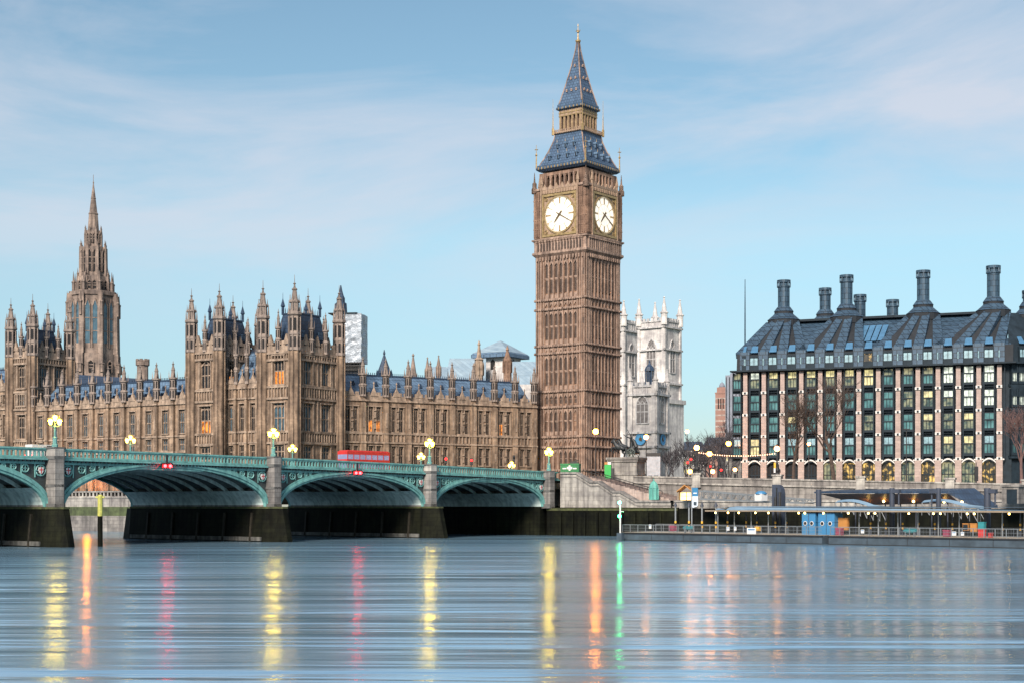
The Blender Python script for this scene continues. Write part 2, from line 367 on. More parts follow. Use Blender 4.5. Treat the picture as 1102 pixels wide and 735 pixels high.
for (s0,z0),(s1,z1) in zip(prof, prof[1:]):
    mb.add([(s0,-.25,z0-.35),(s1,-.25,z1-.35),(s1,-.25,z1),(s0,-.25,z0),(s0,1.3,z0-.35),(s1,1.3,z1-.35),(s1,1.3,z1),(s0,1.3,z0)],
           [(0,1,2,3),(5,4,7,6),(3,2,6,7),(1,0,4,5)])
    mb.add([(s0,-.12,z0-1.0),(s1,-.12,z1-1.0),(s1,-.12,z1-.75),(s0,-.12,z0-.75),(s0,.1,z0-1.0),(s1,.1,z1-1.0),(s1,.1,z1-.75),(s0,.1,z0-.75)],
           [(0,1,2,3),(5,4,7,6),(3,2,6,7),(1,0,4,5)])
obj('stair_coping', mb, M['granite'], t, (Q0.x,Q0.y,0), qa)
mb = MB(); mb.box(-1,Lq+1,-.6,6,-1,4.9); mb.box(-1,Lq+1,-.5,-.05,4.9,5.15)
obj('weed_foot', mb, M['algae'], t, (Q0.x,Q0.y,0), qa)
for k in range(9):
    o = MB(); o.beam((2.2+k*2.6,-.85,-1),(2.2+k*2.6,-.75,4.2),.4,.35); obj('fender_post', o, M['algae'], t, (Q0.x,Q0.y,0), qa)
mb = MB(); mb.box(-1,Lq+1,-.75,-.55,4.55,5.0); obj('moss_line', mb, M['moss'], t, (Q0.x,Q0.y,0), qa)
mb = MB()
for k in range(20):                                    # flight of steps behind the parapet
    s = 5+k*1.0; mb.box(s,s+1.0,2.2,9.5,4,11.0-k*.25)
obj('steps', mb, M['granite_pink'], t, (Q0.x,Q0.y,0), qa)
mb = MB()
for off in (3.2, 6.2):
    pts = [(4.5+k*3.0, off, 12.0-k*.78) for k in range(6)]
    mb.tube(pts, .07, 5)
    for p in pts: mb.tube([(p[0],p[1],p[2]-1.3), p], .06, 4)
obj('handrail', mb, M['black'], t, (Q0.x,Q0.y,0), qa)
t = tag(place('lower_quay', None), 'low ledge of pale stone at the foot of the embankment wall, dark weed below it', 'quay')
def f(o,L): o.box(0,L,0,1.6,5.0,6.1); o.box(0,L,-.2,1.7,6.1,6.45)
line_obj('ledge', Q1, Q2, f, M['granite_light'], t)
line_obj('weed_foot', Q1, Q2, lambda o,L: o.box(0,L,-.3,1.2,-1,5.0), M['algae'], t)
mb = MB(); mb.add([(Q0.x,Q0.y+1,5.6),(Q1.x,Q1.y+1,5.6),(Q2.x,Q2.y+1,5.6),(E1.x,E1.y+1,5.6),(E0.x,E0.y+2,5.6)],[(0,1,2,3,4)])
struct('quay_path', mb, M['paving'])
t = tag(place('embankment_wall', None), 'long granite embankment wall with moulded parapet and square pedestals', 'wall')
def wz(s, L): return 11.0-1.9*min(s/70.0,1)
L = (E1-E0).length; wa = math.atan2(ed.y,ed.x)
mb = MB(); mb2 = MB()
segs = 12
for i in range(segs):
    s0, s1 = L*i/segs, L*(i+1)/segs; z0, z1 = wz(s0,L), wz(s1,L)
    def slab(o, y0,y1,a,b):
        o.add([(s0,y0,z0+a),(s1,y0,z1+a),(s1,y1,z1+a),(s0,y1,z0+a),(s0,y0,z0+b),(s1,y0,z1+b),(s1,y1,z1+b),(s0,y1,z0+b)],
              [(0,3,2,1),(4,5,6,7),(0,1,5,4),(2,3,7,6)])
    mb.add([(s0,0,4.5),(s1,0,4.5),(s1,0,z1-1.35),(s0,0,z0-1.35)],[(0,1,2,3)])
    slab(mb2,-.3,.7,-1.4,-1.1); slab(mb,-.05,.5,-1.1,-.25); slab(mb2,-.22,.65,-.25,0)
obj('wall_face', mb, M['granite'], t, (E0.x,E0.y,0), wa)
obj('coping', mb2, M['granite_light'], t, (E0.x,E0.y,0), wa)
PED = []
for px in (750,836.5,926.5,1022.5,1105):
    s = on_line(px, E0, ed); z = wz(s,L); mb = MB()
    mb.box(-.75,.75,-.45,1.0,-1.7,.45); mb.box(-.9,.9,-.6,1.1,.45,.75); mb.box(-.85,.85,-.55,1.05,-1.9,-1.5)
    p = obj('pedestal', mb, M['granite_light'], t, (E0.x+ed.x*s,E0.y+ed.y*s,z), wa); PED.append((p.location.copy(), z+.75))
for px in (950, 998):                                  # blind arches of the old landing
    s = on_line(px, E0, ed); mb = MB(); n = 10
    r0, r1 = 4.2, 3.2
    for i in range(n):
        a, b = math.pi*i/n, math.pi*(i+1)/n
        q = [(r*math.cos(g), -.25, 5.2+r*.62*math.sin(g)) for r, g in ((r1,a),(r0,a),(r0,b),(r1,b))]
        mb.add(q+[(x,.05,z) for x,_,z in q],[(0,1,2,3),(1,5,6,2),(0,3,7,4)])
    a0 = obj('arch_ring', mb, M['granite_light'], t, (E0.x+ed.x*s,E0.y+ed.y*s,.6), wa)
    mb = MB(); mb.add([(r1*math.cos(math.pi*i/n),-.04,5.2+r1*.62*math.sin(math.pi*i/n)) for i in range(n+1)],[tuple(range(n+1))])
    obj('arch_recess', mb, M['dark'], a0)
# ================================================================== bridge
def ztop(t): return 11.8+.0205*t-.00007*t*t
ARCH = [(1.5,30.4,9.9),(33.4,64.9,10.25),(67.9,102.9,10.9),(105.9,142.5,11.2),(145.5,180.5,11.0)]
PIER = [31.9,66.4,104.4,144.0,182.0]
SPR = 5.3
M['wet_timber'] = mat('wet_timber', (.035,.03,.022), .7, scale=1, c2=(.012,.012,.01), spec=.15)
M['tide_stone'] = mat('pale_tide_stone', (.16,.16,.15), .8, scale=.6, c2=(.05,.052,.05), streak=.4, spec=.15)
M['pier_band'] = mat('dark_stone_moulding', (.14,.14,.135), .8, scale=1, c2=(.06,.06,.06))
ba = math.atan2(BD.y, BD.x)                # local +x runs along the bridge (away from the palace bank), local -y is towards the far side
bridge = thing('arch_bridge', 'long teal green iron arch bridge on granite piers with arcaded parapet', 'bridge', (BA.x,BA.y,0), ba)
# local frame: x = t ; BN = far side. rot by ba maps (0,-1) to:
_fy = Vector((math.cos(ba+math.pi/2), math.sin(ba+math.pi/2))).dot(BN)   # +1 if local +y is the far side
sy = 1 if _fy > 0 else -1
def Yl(v): return sy*v                     # v metres behind the near face
def bbox(o, t0, t1, v0, v1, z0, z1):
    a, b = sorted((Yl(v0), Yl(v1))); o.box(t0,t1,a,b,z0,z1)
def strip(o, ts, v, zlo, zhi):             # vertical face at depth v between two height functions
    for a, b in zip(ts, ts[1:]):
        o.quad((a,Yl(v),zlo(a)),(b,Yl(v),zlo(b)),(b,Yl(v),zhi(b)),(a,Yl(v),zhi(a)))
def sweep(o, ts, v0, v1, f0, f1):          # solid band between heights f0 < f1, depth v0..v1
    for a, b in zip(ts, ts[1:]):
        y0, y1 = Yl(v0), Yl(v1)
        o.add([(a,y0,f0(a)),(b,y0,f0(b)),(b,y1,f0(b)),(a,y1,f0(a)),(a,y0,f1(a)),(b,y0,f1(b)),(b,y1,f1(b)),(a,y1,f1(a))],
              [(0,3,2,1),(4,5,6,7),(0,1,5,4),(2,3,7,6),(1,2,6,5),(3,0,4,7)])
TS = [i*3.0 for i in range(-1,62)]
mb = MB(); sweep(mb, TS, .2, BW-.2, lambda t: ztop(t)-2.0, lambda t: ztop(t)-1.35)
obj('deck', mb, M['asphalt'], bridge)
def arch_z(a, b, c, t, up=0.0):
    u = (2*t-a-b)/(b-a); h = (c-SPR)
    return SPR+h*math.sqrt(max(0,1-u*u))*1.0
def parapet(v, name):
    s = 1 if v < 5 else -1
    o = MB()
    sweep(o, TS, v, v+s*.45, lambda t: ztop(t)-.22, ztop)
    sweep(o, TS, v-s*.05, v+s*.5, lambda t: ztop(t)-1.35, lambda t: ztop(t)-1.12)
    sweep(o, TS, v-s*.35, v+s*.6, lambda t: ztop(t)-1.62, lambda t: ztop(t)-1.38)
    p = obj(name, o, M['teal'], bridge)
    o = MB(); t = -2.5
    while t < 183:                          # little arcade of balusters
        z = ztop(t); y0, y1 = sorted((Yl(v+s*.1), Yl(v+s*.38)))
        o.box(t,t+.2,y0,y1,z-1.12,z-.22); o.box(t+.2,t+.62,y0,y1,z-.42,z-.22)
        t += .62
    obj('balustrade', o, M['teal'], p)
    o = MB(); t = -2.5
    while t < 183:
        z = ztop(t); y0, y1 = sorted((Yl(v-s*.22), Yl(v)))
        o.box(t,t+.3,y0,y1,z-1.85,z-1.62); t += .6
    obj('dentil_course', o, M['black'], p)
parapet(0, 'parapet'); parapet(BW, 'parapet')
for (a, b, c) in ARCH:
    N = 28; th = [math.pi*i/N for i in range(N+1)]
    mid, hw = (a+b)/2, (b-a)/2
    ins = [(mid-hw*math.cos(g), SPR+(c-SPR)*math.sin(g)) for g in th]
    ou = [(mid-(hw-.02)*math.cos(g)*1.0, SPR+(c+.75-SPR)*math.sin(g)) for g in th]
    ou = [(x+(-1 if x < mid else 1)*0.0, z) for x, z in ou]
    def off(d):                             # offset curve outside the intrados
        r = []
        for i in range(N+1):
            p, q = ins[max(i-1,0)], ins[min(i+1,N)]
            tx, tz = q[0]-p[0], q[1]-p[1]; k = math.hypot(tx,tz)
            r.append((ins[i][0]-tz/k*d, ins[i][1]+tx/k*d))
        return r
    lim = lambda P: [(min(max(x,a-1.2),b+1.2), min(z, ztop(x)-1.6)) for x, z in P]
    ex = lim(off(.95)); e2 = lim(off(.62)); e3 = lim(off(.34))
    arch = None
    for v in (0, BW):
        s = 1 if v == 0 else -1; o = MB()
        for P0, P1, dv in ((ins,e3,.0),(e3,e2,-.16),(e2,ex,.02)):
            for i in range(N):
                q = [P0[i],P0[i+1],P1[i+1],P1[i]]
                y0, y1 = Yl(v+s*dv), Yl(v+s*.55)
                o.add([(x,y0,z) for x,z in q]+[(x,y1,z) for x,z in q],[(0,1,2,3),(7,6,5,4),(0,4,5,1),(3,2,6,7)])
        r = obj('arch_rib', o, M['teal'], bridge)
        # spandrel: recessed dark pierced panel with teal frame and tracery
        o = MB()
        up = lambda x: ztop(x)-1.62
        o2_ = MB()
        for i in range(N):
            x0, z0 = ex[i]; x1, z1 = ex[i+1]
            if up(x0)-z0 < .02 and up(x1)-z1 < .02: continue
            y = Yl(v+s*.3); (o if i < N/2 else o2_).quad((x0,y,z0-.1),(x1,y,z1-.1),(x1,y,up(x1)),(x0,y,up(x0)))
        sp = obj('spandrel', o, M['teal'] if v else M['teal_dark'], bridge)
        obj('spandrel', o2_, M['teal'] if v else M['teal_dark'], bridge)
        o = MB()
        for i in range(N):                  # teal rail along the top of the spandrel
            x0, x1 = ins[i][0], ins[i+1][0]; y0, y1 = Yl(v+s*.1), Yl(v+s*.32)
            h = .55 if abs((x0+x1)/2-mid) > hw*.35 else .9
            o.add([(x0,y0,up(x0)-h),(x1,y0,up(x1)-h),(x1,y1,up(x1)-h),(x0,y1,up(x0)-h),(x0,y0,up(x0)),(x1,y0,up(x1)),(x1,y1,up(x1)),(x0,y1,up(x0))],
                  [(0,3,2,1),(4,5,6,7),(0,1,5,4),(2,3,7,6)])
        for e, sg in ((a,1),(b,-1)):
            x0, x1 = sorted((e-sg*1.25, e+sg*.0)); bbox(o, x0 if sg > 0 else x1-.55, x0+.55 if sg > 0 else x1, v+min(s*.08,s*.34), v+max(s*.08,s*.34), SPR+1.2, up(e))
            # quatrefoil rings, shrinking towards the crown
            for kx, rr in ((1.15,.88),(2.95,.62),(4.3,.45),(5.4,.32),(6.25,.24)):
                x = e+sg*(kx-.7)*hw/16.5*1.15
                zt = up(x)-.55; zb = min(z for xx, z in ex if abs(xx-x) < 2.2)
                zc = zt-rr*.95
                ring = [(x+rr*.82*math.cos(g), Yl(v+s*.2), zc+rr*.82*math.sin(g)) for g in [2*math.pi*k/12 for k in range(13)]]
                o.tube(ring, .11, 4)
                for g in (0, math.pi/2): 
                    o.beam((x-rr*.8*math.cos(g),Yl(v+s*.2),zc-rr*.8*math.sin(g)),(x+rr*.8*math.cos(g),Yl(v+s*.2),zc+rr*.8*math.sin(g)),.1,.1)
                o.beam((x+sg*rr, Yl(v+s*.2), zt),(x+sg*rr*.95, Yl(v+s*.2), zt-2*rr), .13,.13)
        obj('spandrel_tracery', o, M['teal'], sp)
        if v == 0:
            for e, sg in ((a,1),(b,-1)):
                x = e+sg*.45*hw/16.5*1.15; o = MB()
                zc = up(x)-.55-.84; y = Yl(.02)
                P = [(-.34,.42),(.34,.42),(.34,-.02),(.2,-.34),(0,-.48),(-.2,-.34),(-.34,-.02)]
                o.add([(x+p,y,zc+q) for p,q in P]+[(x+p,Yl(.2),zc+q) for p,q in P],[tuple(range(7))]+[(i,(i+1)%7,7+(i+1)%7,7+i) for i in range(7)])
                o.mi = 1; o.add([(x-.34,Yl(.0),zc+.02),(x+.34,Yl(.0),zc+.02),(x+.34,Yl(.0),zc+.14),(x-.34,Yl(.0),zc+.14),(x-.06,Yl(-.004),zc-.4),(x+.06,Yl(-.004),zc-.4),(x+.06,Yl(-.004),zc+.4),(x-.06,Yl(-.004),zc+.4)],[(0,1,2,3),(4,5,6,7)])
                obj('shield', o, [M['white'],M['red']], sp)
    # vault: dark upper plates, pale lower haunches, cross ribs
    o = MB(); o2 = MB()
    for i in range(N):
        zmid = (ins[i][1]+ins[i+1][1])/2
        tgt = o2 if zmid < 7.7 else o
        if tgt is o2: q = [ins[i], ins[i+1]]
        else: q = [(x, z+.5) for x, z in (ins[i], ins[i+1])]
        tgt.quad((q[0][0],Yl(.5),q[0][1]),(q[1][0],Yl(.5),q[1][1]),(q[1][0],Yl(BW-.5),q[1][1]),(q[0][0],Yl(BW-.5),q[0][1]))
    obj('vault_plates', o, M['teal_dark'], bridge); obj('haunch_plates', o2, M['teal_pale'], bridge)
    P1 = off(.5); ribm = MB()
    for i in range(3, N-3):
        q = [ins[i],ins[i+1],P1[i+1],P1[i]]
        ribm.add([(x,-.07,z-.05) for x,z in q]+[(x,.07,z-.05) for x,z in q],[(0,1,2,3),(7,6,5,4),(0,4,5,1)])
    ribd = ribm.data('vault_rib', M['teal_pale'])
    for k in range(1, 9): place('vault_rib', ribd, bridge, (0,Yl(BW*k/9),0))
for t in [0.0]+PIER:
    for v, s in ((0,1),(BW,-1)):
        def oct(o, r, z0, z1):
            P = [(t-r,Yl(v+s*.5)),(t-r,Yl(v-s*.35)),(t-r*.55,Yl(v-s*1.0)),(t+r*.55,Yl(v-s*1.0)),(t+r,Yl(v-s*.35)),(t+r,Yl(v+s*.5))]
            o.prism(P, z0, z1)
        o = MB(); oct(o, 1.2, SPR-.3, ztop(t)-1.5)
        p = obj('pier_shaft', o, M['granite'], bridge)
        for rr_, za_, zb_ in ((1.35, ztop(t)-1.5, ztop(t)-1.05), (1.42, ztop(t)-.1, ztop(t)+.12), (1.3, 8.0, 8.35), (1.35, SPR-.3, SPR+.5)):
            o = MB(); oct(o, rr_, za_, zb_); obj('pier_moulding', o, M['pier_band'], p)
        o = MB(); oct(o, 1.25, ztop(t)-1.05, ztop(t)-.1); obj('pier_cap', o, M['granite_light'], p)
    if t > 0:
        o = MB(); a, b = t-1.55, t+1.55
        for (v0,v1,g) in ((-1.0,BW+1.0,0),):
            lo, hi = .55, 0
            P0 = [(a-lo,Yl(0)),(t-.5,Yl(-4.2)),(t+.5,Yl(-4.2)),(b+lo,Yl(0)),(b+lo,Yl(BW)),(t+.5,Yl(BW+4)),(t-.5,Yl(BW+4)),(a-lo,Yl(BW))]
            P1 = [(a,Yl(0)),(t-.45,Yl(-2.6)),(t+.45,Yl(-2.6)),(b,Yl(0)),(b,Yl(BW)),(t+.45,Yl(BW+2.6)),(t-.45,Yl(BW+2.6)),(a,Yl(BW))]
            o.add([(x,y,-1.5) for x,y in P0]+[(x,y,SPR-.25) for x,y in P1],[tuple(range(7,-1,-1)),tuple(range(8,16))]+[(i,(i+1)%8,8+(i+1)%8,8+i) for i in range(8)])
        pb = obj('pier_base', o, M['algae'], bridge)
        for sg, xx in ((-1, a), (1, b)):
            for v in (3, 9.5, 16, 22.5, 29):
                o = MB(); o.beam((xx+sg*.62,Yl(v),-1),(xx+sg*.12,Yl(v),4.4),.4,.35); obj('fender_post', o, M['wet_timber'], pb)
            o = MB(); o.box(min(xx+sg*.35,xx+sg*.6),max(xx+sg*.35,xx+sg*.6),min(Yl(.5),Yl(BW-.5)),max(Yl(.5),Yl(BW-.5)),.15,.75); obj('tide_ledge', o, M['tide_stone'], pb)
        o = MB(); bbox(o, a-.1, b+.1, -.2, BW+.2, SPR-.25, SPR+.05)
        o.prism([(a-.1,Yl(-.2)),(t-.5,Yl(-2.7)),(t+.5,Yl(-2.7)),(b+.1,Yl(-.2))], SPR-.25, SPR+.03)
        obj('pier_ledge', o, M['moss'], bridge)
        o = MB(); bbox(o, a, b, .55, BW-.55, SPR+.05, ztop(t)-2.1); obj('pier_core', o, M['granite'], bridge)
o = MB(); bbox(o, -16, 1.5, .8, BW, -1, SPR+.1); obj('abutment_foot', o, M['algae'], bridge)
o = MB(); bbox(o, -16, 1.5, 1.0, BW-.6, SPR+.1, ztop(0)-2.1); obj('abutment', o, M['granite'], bridge)
def on_bridge(t, v, z=0): p = BA+BD*t+BN*v; return (p.x,p.y,z)
BRZ = ba
# ---- lamp standards
def lamp_standard(name, label, lan, loc, group):
    t = thing(name, label, 'street lamp', loc, BRZ, group)
    o = MB(); o.lathe([(.42,0),(.42,.35),(.3,.45),(.3,1.2),(.36,1.25),(.2,1.4)],8); obj('base', o, M['teal'], t)
    o = MB(); o.lathe([(.15,1.4),(.12,2.6),(.2,2.65),(.2,2.75),(.1,2.85),(.09,3.3)],8)
    for sg in (-1,1): o.tube([(0,0,2.75),(sg*.3,0,2.7),(sg*.62,0,2.85),(sg*.68,0,3.0)], .06, 5)
    obj('column', o, M['teal'], t)
    def lantern():
        o = MB(); o.lathe([(.15,0),(.31,.4),(.33,.58),(.18,.7),(.05,.76)],6); return o
    lm = lantern().data('lantern', lan); o = MB(); o.lathe([(.46,.62),(.36,.76),(.16,.9),(.05,.95),(.03,1.15)],6); hd = o.data('lantern_hood', M['gold'])
    for x, z in ((-.68,3.0),(0,3.5),(.68,3.0)):
        q = place('lantern', lm, t, (x,0,z)); place('lantern_hood', hd, q, (0,0,.1))
    return t
lampN = lamp_standard('bridge_lamp', 'three lantern bridge lamp above the leftmost river pier, glowing yellow', M['lantern'], on_bridge(104.4,0,ztop(104.4)+.12), 'triple lantern lamps along the bridge')
for tt, lab in ((66.4,'three lantern bridge lamp above the middle river pier in front of the near palace tower'),(31.9,'three lantern bridge lamp on the river pier nearest the clock tower, beside a fainter lamp'),(-.2,'three lantern bridge lamp on the end pier beside the green container')):
    dup(lampN, on_bridge(tt,0,ztop(max(tt,0))+.12), BRZ, lab)
lampF = lamp_standard('bridge_lamp', 'smaller looking lamp on far parapet, before the long low palace range', M['lantern_far'], on_bridge(68,BW,ztop(68)), 'triple lantern lamps along the bridge')
for tt, lab in ((32.5,'lamp on the far parapet in front of the near palace tower corner'),(-1.5,'lamp on the far parapet just left of the last river pier lamp'),(-29.5,'lamp on the far kerb just left of the clock tower foot')):
    dup(lampF, on_bridge(tt,BW,ztop(tt) if tt > -5 else 10.6), BRZ, lab)
# ---- paired red navigation lights hanging at the arch crowns
def nav(loc, label):
    t = thing('navigation_light', label, 'navigation light', loc, BRZ, 'red navigation lights on the bridge')
    o = MB(); bbox(o,-.9,.9,-.25,.0,.55,.75); bbox(o,-.12,.12,-.2,.0,.7,1.9); obj('bracket', o, M['black'], t)
    for x in (-.45,.45):
        o = MB(); o.ball((x,Yl(-.3),.3),.23); obj('lamp', o, M['red_light'], t)
        o = MB(); bbox(o,x-.3,x+.3,-.02,.2,-.02,.6); obj('housing', o, M['black'], t)
nav(on_bridge(86.6,-.45,ztop(85)-2.2), 'pair of red lamps at the crown of the left full arch')
nav(on_bridge(49.3,-.45,ztop(49)-2.2), 'pair of red lamps at the crown of the middle arch')
# ================================================================== palace
PRZ = R(-33)                               # -y faces the river, +x faces the bridge
palace = tag(place('palace', None), 'long sandy brown Gothic palace with pinnacled parapets, turreted corner towers and blue slate roofs', 'palace')
MS = [M['stone'], M['stone_trim'], M['glass'], M['dark']]
_wcache = {}
def window_data(w, h, lights, glass, transom=True, arch=False):
    key = (round(w,2), round(h,2), lights, glass, transom, arch)
    if key in _wcache: return _wcache[key]
    o = MB(); o.mi = 0
    if glass.startswith('lit'):
        o.mi = 2; o.quad((-w/2,.285,0),(w/2,.285,0),(w/2,.285,h*.45),(-w/2,.285,h*.45)); o.mi = 0
    o.quad((-w/2,.3,0),(w/2,.3,0),(w/2,.3,h),(-w/2,.3,h)) if not arch else o.add([(-w/2,.3,0),(w/2,.3,0),(w/2,.3,h*.82),(w*.3,.3,h*.94),(0,.3,h),(-w*.3,.3,h*.94),(-w/2,.3,h*.82)],[tuple(range(7))])
    o.mi = 1; mw = max(.1, w*.07)
    for k in range(lights+1):
        x = -w/2+w*k/lights; o.box(x-mw/2,x+mw/2,.05,.3,0,h*(.86 if arch else 1))
    if transom: o.box(-w/2,w/2,.1,.29,h*.45,h*.45+.22)
    o.box(-w/2,w/2,.08,.29,h*(.84 if arch else .9),h*(.84 if arch else .9)+.18)
    for k in range(lights):                 # cusped heads
        x0 = -w/2+w*k/lights; x1 = x0+w/lights
        o.tri((x0,.12,h*.9),(x0,.12,h*.8),((x0+x1)/2-.02,.12,h*.9)); o.tri((x1,.12,h*.9),((x0+x1)/2+.02,.12,h*.9),(x1,.12,h*.8))
    if arch:
        o.beam((-w/2,.12,h*.8),(0,.12,h*1.02),.24,.24); o.beam((w/2,.12,h*.8),(0,.12,h*1.02),.24,.24)
    me = o.data('window', [M['glass'] if glass.startswith('lit') else M[glass], M['stone_trim'], M['lit_orange']]); _wcache[key] = me; return me
_pc = {}
def pinnacle_data(h, r, matk='stone_dark', n=8):
    key = (round(h,1), round(r,2), matk)
    if key in _pc: return _pc[key]
    o = MB(); b = h*.52
    o.lathe([(r,0),(r,b*.5),(r*1.18,b*.52),(r*1.18,b*.56),(r*.92,b*.6),(r*.92,b),(r*1.3,b*1.03),(r*1.3,b*1.1),(r*.75,b*1.12),(r*.5,h*.75),(r*.62,h*.76),(r*.3,h*.86),(r*.2,h*.9),(r*.42,h*.915),(r*.16,h*.94),(r*.05,h)], n, rot=R(22.5))
    for k in range(4):
        a = k*math.pi/2+math.pi/4; x, y = r*1.1*math.cos(a), r*1.1*math.sin(a)
        o.lathe([(r*.16,b*1.05),(r*.16,b*1.2),(r*.02,b*1.45)],4,x,y)
    for k in range(8):
        a = k*math.pi/4; x, y = r*.9*math.cos(a), r*.9*math.sin(a); o.M = Matrix.Translation((x,y,0)) @ Matrix.Rotation(a,4,'Z')
        o.mi = 1; o.box(-.06,.05,-r*.16,r*.16,b*.64,b*.95); o.box(-.03,r*.1,-r*.16,r*.16,b*.1,b*.46); o.mi = 0
    o.M = Matrix.Identity(4)
    me = o.data('pinnacle', [M[matk], M['dark']]); _pc[key] = me; return me
def parapet_mb(o, L, z, h, step=1.5, y=0, gab=None):
    o.box(0,L,y,y+.5,z,z+h*.55)
    k = 0.0
    while k < L-.2:
        o.box(k,min(k+step*.55,L),y+.03,y+.47,z+h*.55,z+h); k += step
def rib_panels(o, u0, u1, z0, z1, n, d=.12, y=0):
    for k in range(n+1):
        u = u0+(u1-u0)*k/n; o.box(u-.09,u+.09,y-d,y,z0,z1)
def gothic_range(name, A, B, z0, eave, rows, nb, strings, roof=None, pin_h=9, win=(2,.2,2), par=1.6, lit={}, label=None, glass='glass', skip_pin=(), proud=.7):
    """facade from A to B (left to right as seen), rows: (zlo, zhi), strings: heights"""
    d = B-A; L = d.length; ang = math.atan2(d.y, d.x)
    b = L/nb; nw, wf, lights = win
    cs = [(i+1)/(nw+1) for i in range(nw)]
    if nw == 2: cs = [.36,.70]
    holes = []; spots = []
    for i in range(nb):
        for j, (za, zb) in enumerate(rows):
            for q, cfr in enumerate(cs):
                u = (i+cfr+.0)*b; w = b*wf
                holes.append((u-w/2,u+w/2,za,zb)); spots.append((i,j,q,u,w,za,zb))
    o = MB(); o.wall(0,L,z0,eave,holes,.5)
    o.mi = 0
    for i in range(nb+1):                  # buttress piers
        u = min(max(i*b, .3), L-.3); w = b*.1
        o.box(u-w,u+w,-proud,0,z0,eave-.6); o.box(u-w*.72,u+w*.72,-proud*.8,0,eave-.6,eave+par+.3)
        o.mi = 1
        for zz in strings: o.box(u-w-.08,u+w+.08,-proud-.12,0,zz-.2,zz+.16)
        for zz in rows: 
            o.box(u-w*.35,u+w*.35,-proud-.1,-proud+.02,zz[0]+.8,zz[1]-1.2)
        o.mi = 0
    o.mi = 1
    for zz in strings: o.box(0,L,-.3,.1,zz-.18,zz+.2)
    for (za,zb) in rows:                    # carved panels below and between the windows
        for i in range(nb):
            for cfr in cs:
                u = (i+cfr)*b; w = b*wf
                o.box(u-w/2-.14,u-w/2,-.16,.05,za-.1,zb+.2); o.box(u+w/2,u+w/2+.14,-.16,.05,za-.1,zb+.2)
                o.box(u-w/2-.2,u+w/2+.2,-.24,.05,zb,zb+.22); o.box(u-w/2-.2,u+w/2+.2,-.24,.05,za-.2,za)
    zs = sorted(strings)
    for zl, zh in zip(zs, zs[1:]):
        if not any(zl < (a+c)/2 < zh for a, c in rows):
            n = int(L/.9); rib_panels(o, .2, L-.2, zl+.25, zh-.25, n, .3)
    for (za,zb) in rows:                    # statue niches between the window pairs
        if nw == 2:
            for i in range(nb):
                u = (i+.53)*b
                k = za+.6
                while k < zb-1: o.box(u-.16,u+.16,-.32,.02,k,k+1.3); o.box(u-.24,u+.24,-.36,.02,k+1.5,k+1.75); k += 2.3
    parapet_mb(o, L, eave+.2, par, 1.3, -.1)
    for i in range(nb):                     # gablets with little finials over each bay
        u = (i+.5)*b
        o.add([(u-.9,-.2,eave+par*.6),(u+.9,-.2,eave+par*.6),(u,-.2,eave+par+1.1),(u-.9,.35,eave+par*.6),(u+.9,.35,eave+par*.6),(u,.35,eave+par+1.1)],[(0,1,2),(5,4,3),(1,4,5,2),(0,2,5,3)])
        o.lathe([(.16,eave+par+.9),(.1,eave+par+1.9),(.22,eave+par+2.0),(.02,eave+par+2.5)],5,u,.05)
    part = obj(name, o, MS, palace, (A.x,A.y,0), ang)
    if label: part['label'] = label
    for (i,j,q,u,w,za,zb) in spots:
        g = lit.get((i,j,q), glass)
        place('window', window_data(w, zb-za, lights, g), part, (u,.18,za))
    for i in range(nb+1):
        if i in skip_pin: continue
        u = min(max(i*b,.3),L-.3); place('pinnacle', pinnacle_data(pin_h, min(.78,b*.16)), part, (u,-.2,eave+par*.5))
    if roof:
        rise, run = roof; o = MB()
        z = eave+.6
        o.add([(0,1.2,z),(L,1.2,z),(L,1.2+run,z+rise),(0,1.2+run,z+rise),(0,1.2+2*run,z),(L,1.2+2*run,z)],[(0,1,2,3),(3,2,5,4),(0,3,4),(1,5,2)])
        r = obj('roof', o, M['slate'], part)
        o = MB(); o.box(0,L,1.2+run-.12,1.2+run+.12,z+rise,z+rise+.35); k = .3
        while k < L: o.box(k,k+.12,1.2+run-.06,1.2+run+.06,z+rise+.35,z+rise+.8); k += .5
        obj('ridge_cresting', o, M['slate_dark'], r)
        for rowz in (.3,.62):               # rows of tiny roof vents
            n = nb*2
            for k in range(n):
                if nb > 4 and rowz > .5: continue
        o = MB()
        for rowz in (.28,.6):
            for k in range(nb*2):
                u = (k+.5+(.5 if rowz > .5 else 0))*L/(nb*2)
                if u > L-.5: continue
                y = 1.2+run*rowz; zz = z+rise*rowz
                o.add([(u-.35,y-.5,zz-.2),(u+.35,y-.5,zz-.2),(u,y-.5,zz+.75),(u-.35,y+.5,zz-.2),(u+.35,y+.5,zz-.2),(u,y+.6,zz+.75)],[(0,1,2),(1,4,5,2),(0,2,5,3)])
        obj('roof_vents', o, M['slate_dark'], r)
    o = MB(); o.box(0.05,L-.05,.5,14,z0,eave-.3); obj('inner_block', o, M['stone'], part)
    return part
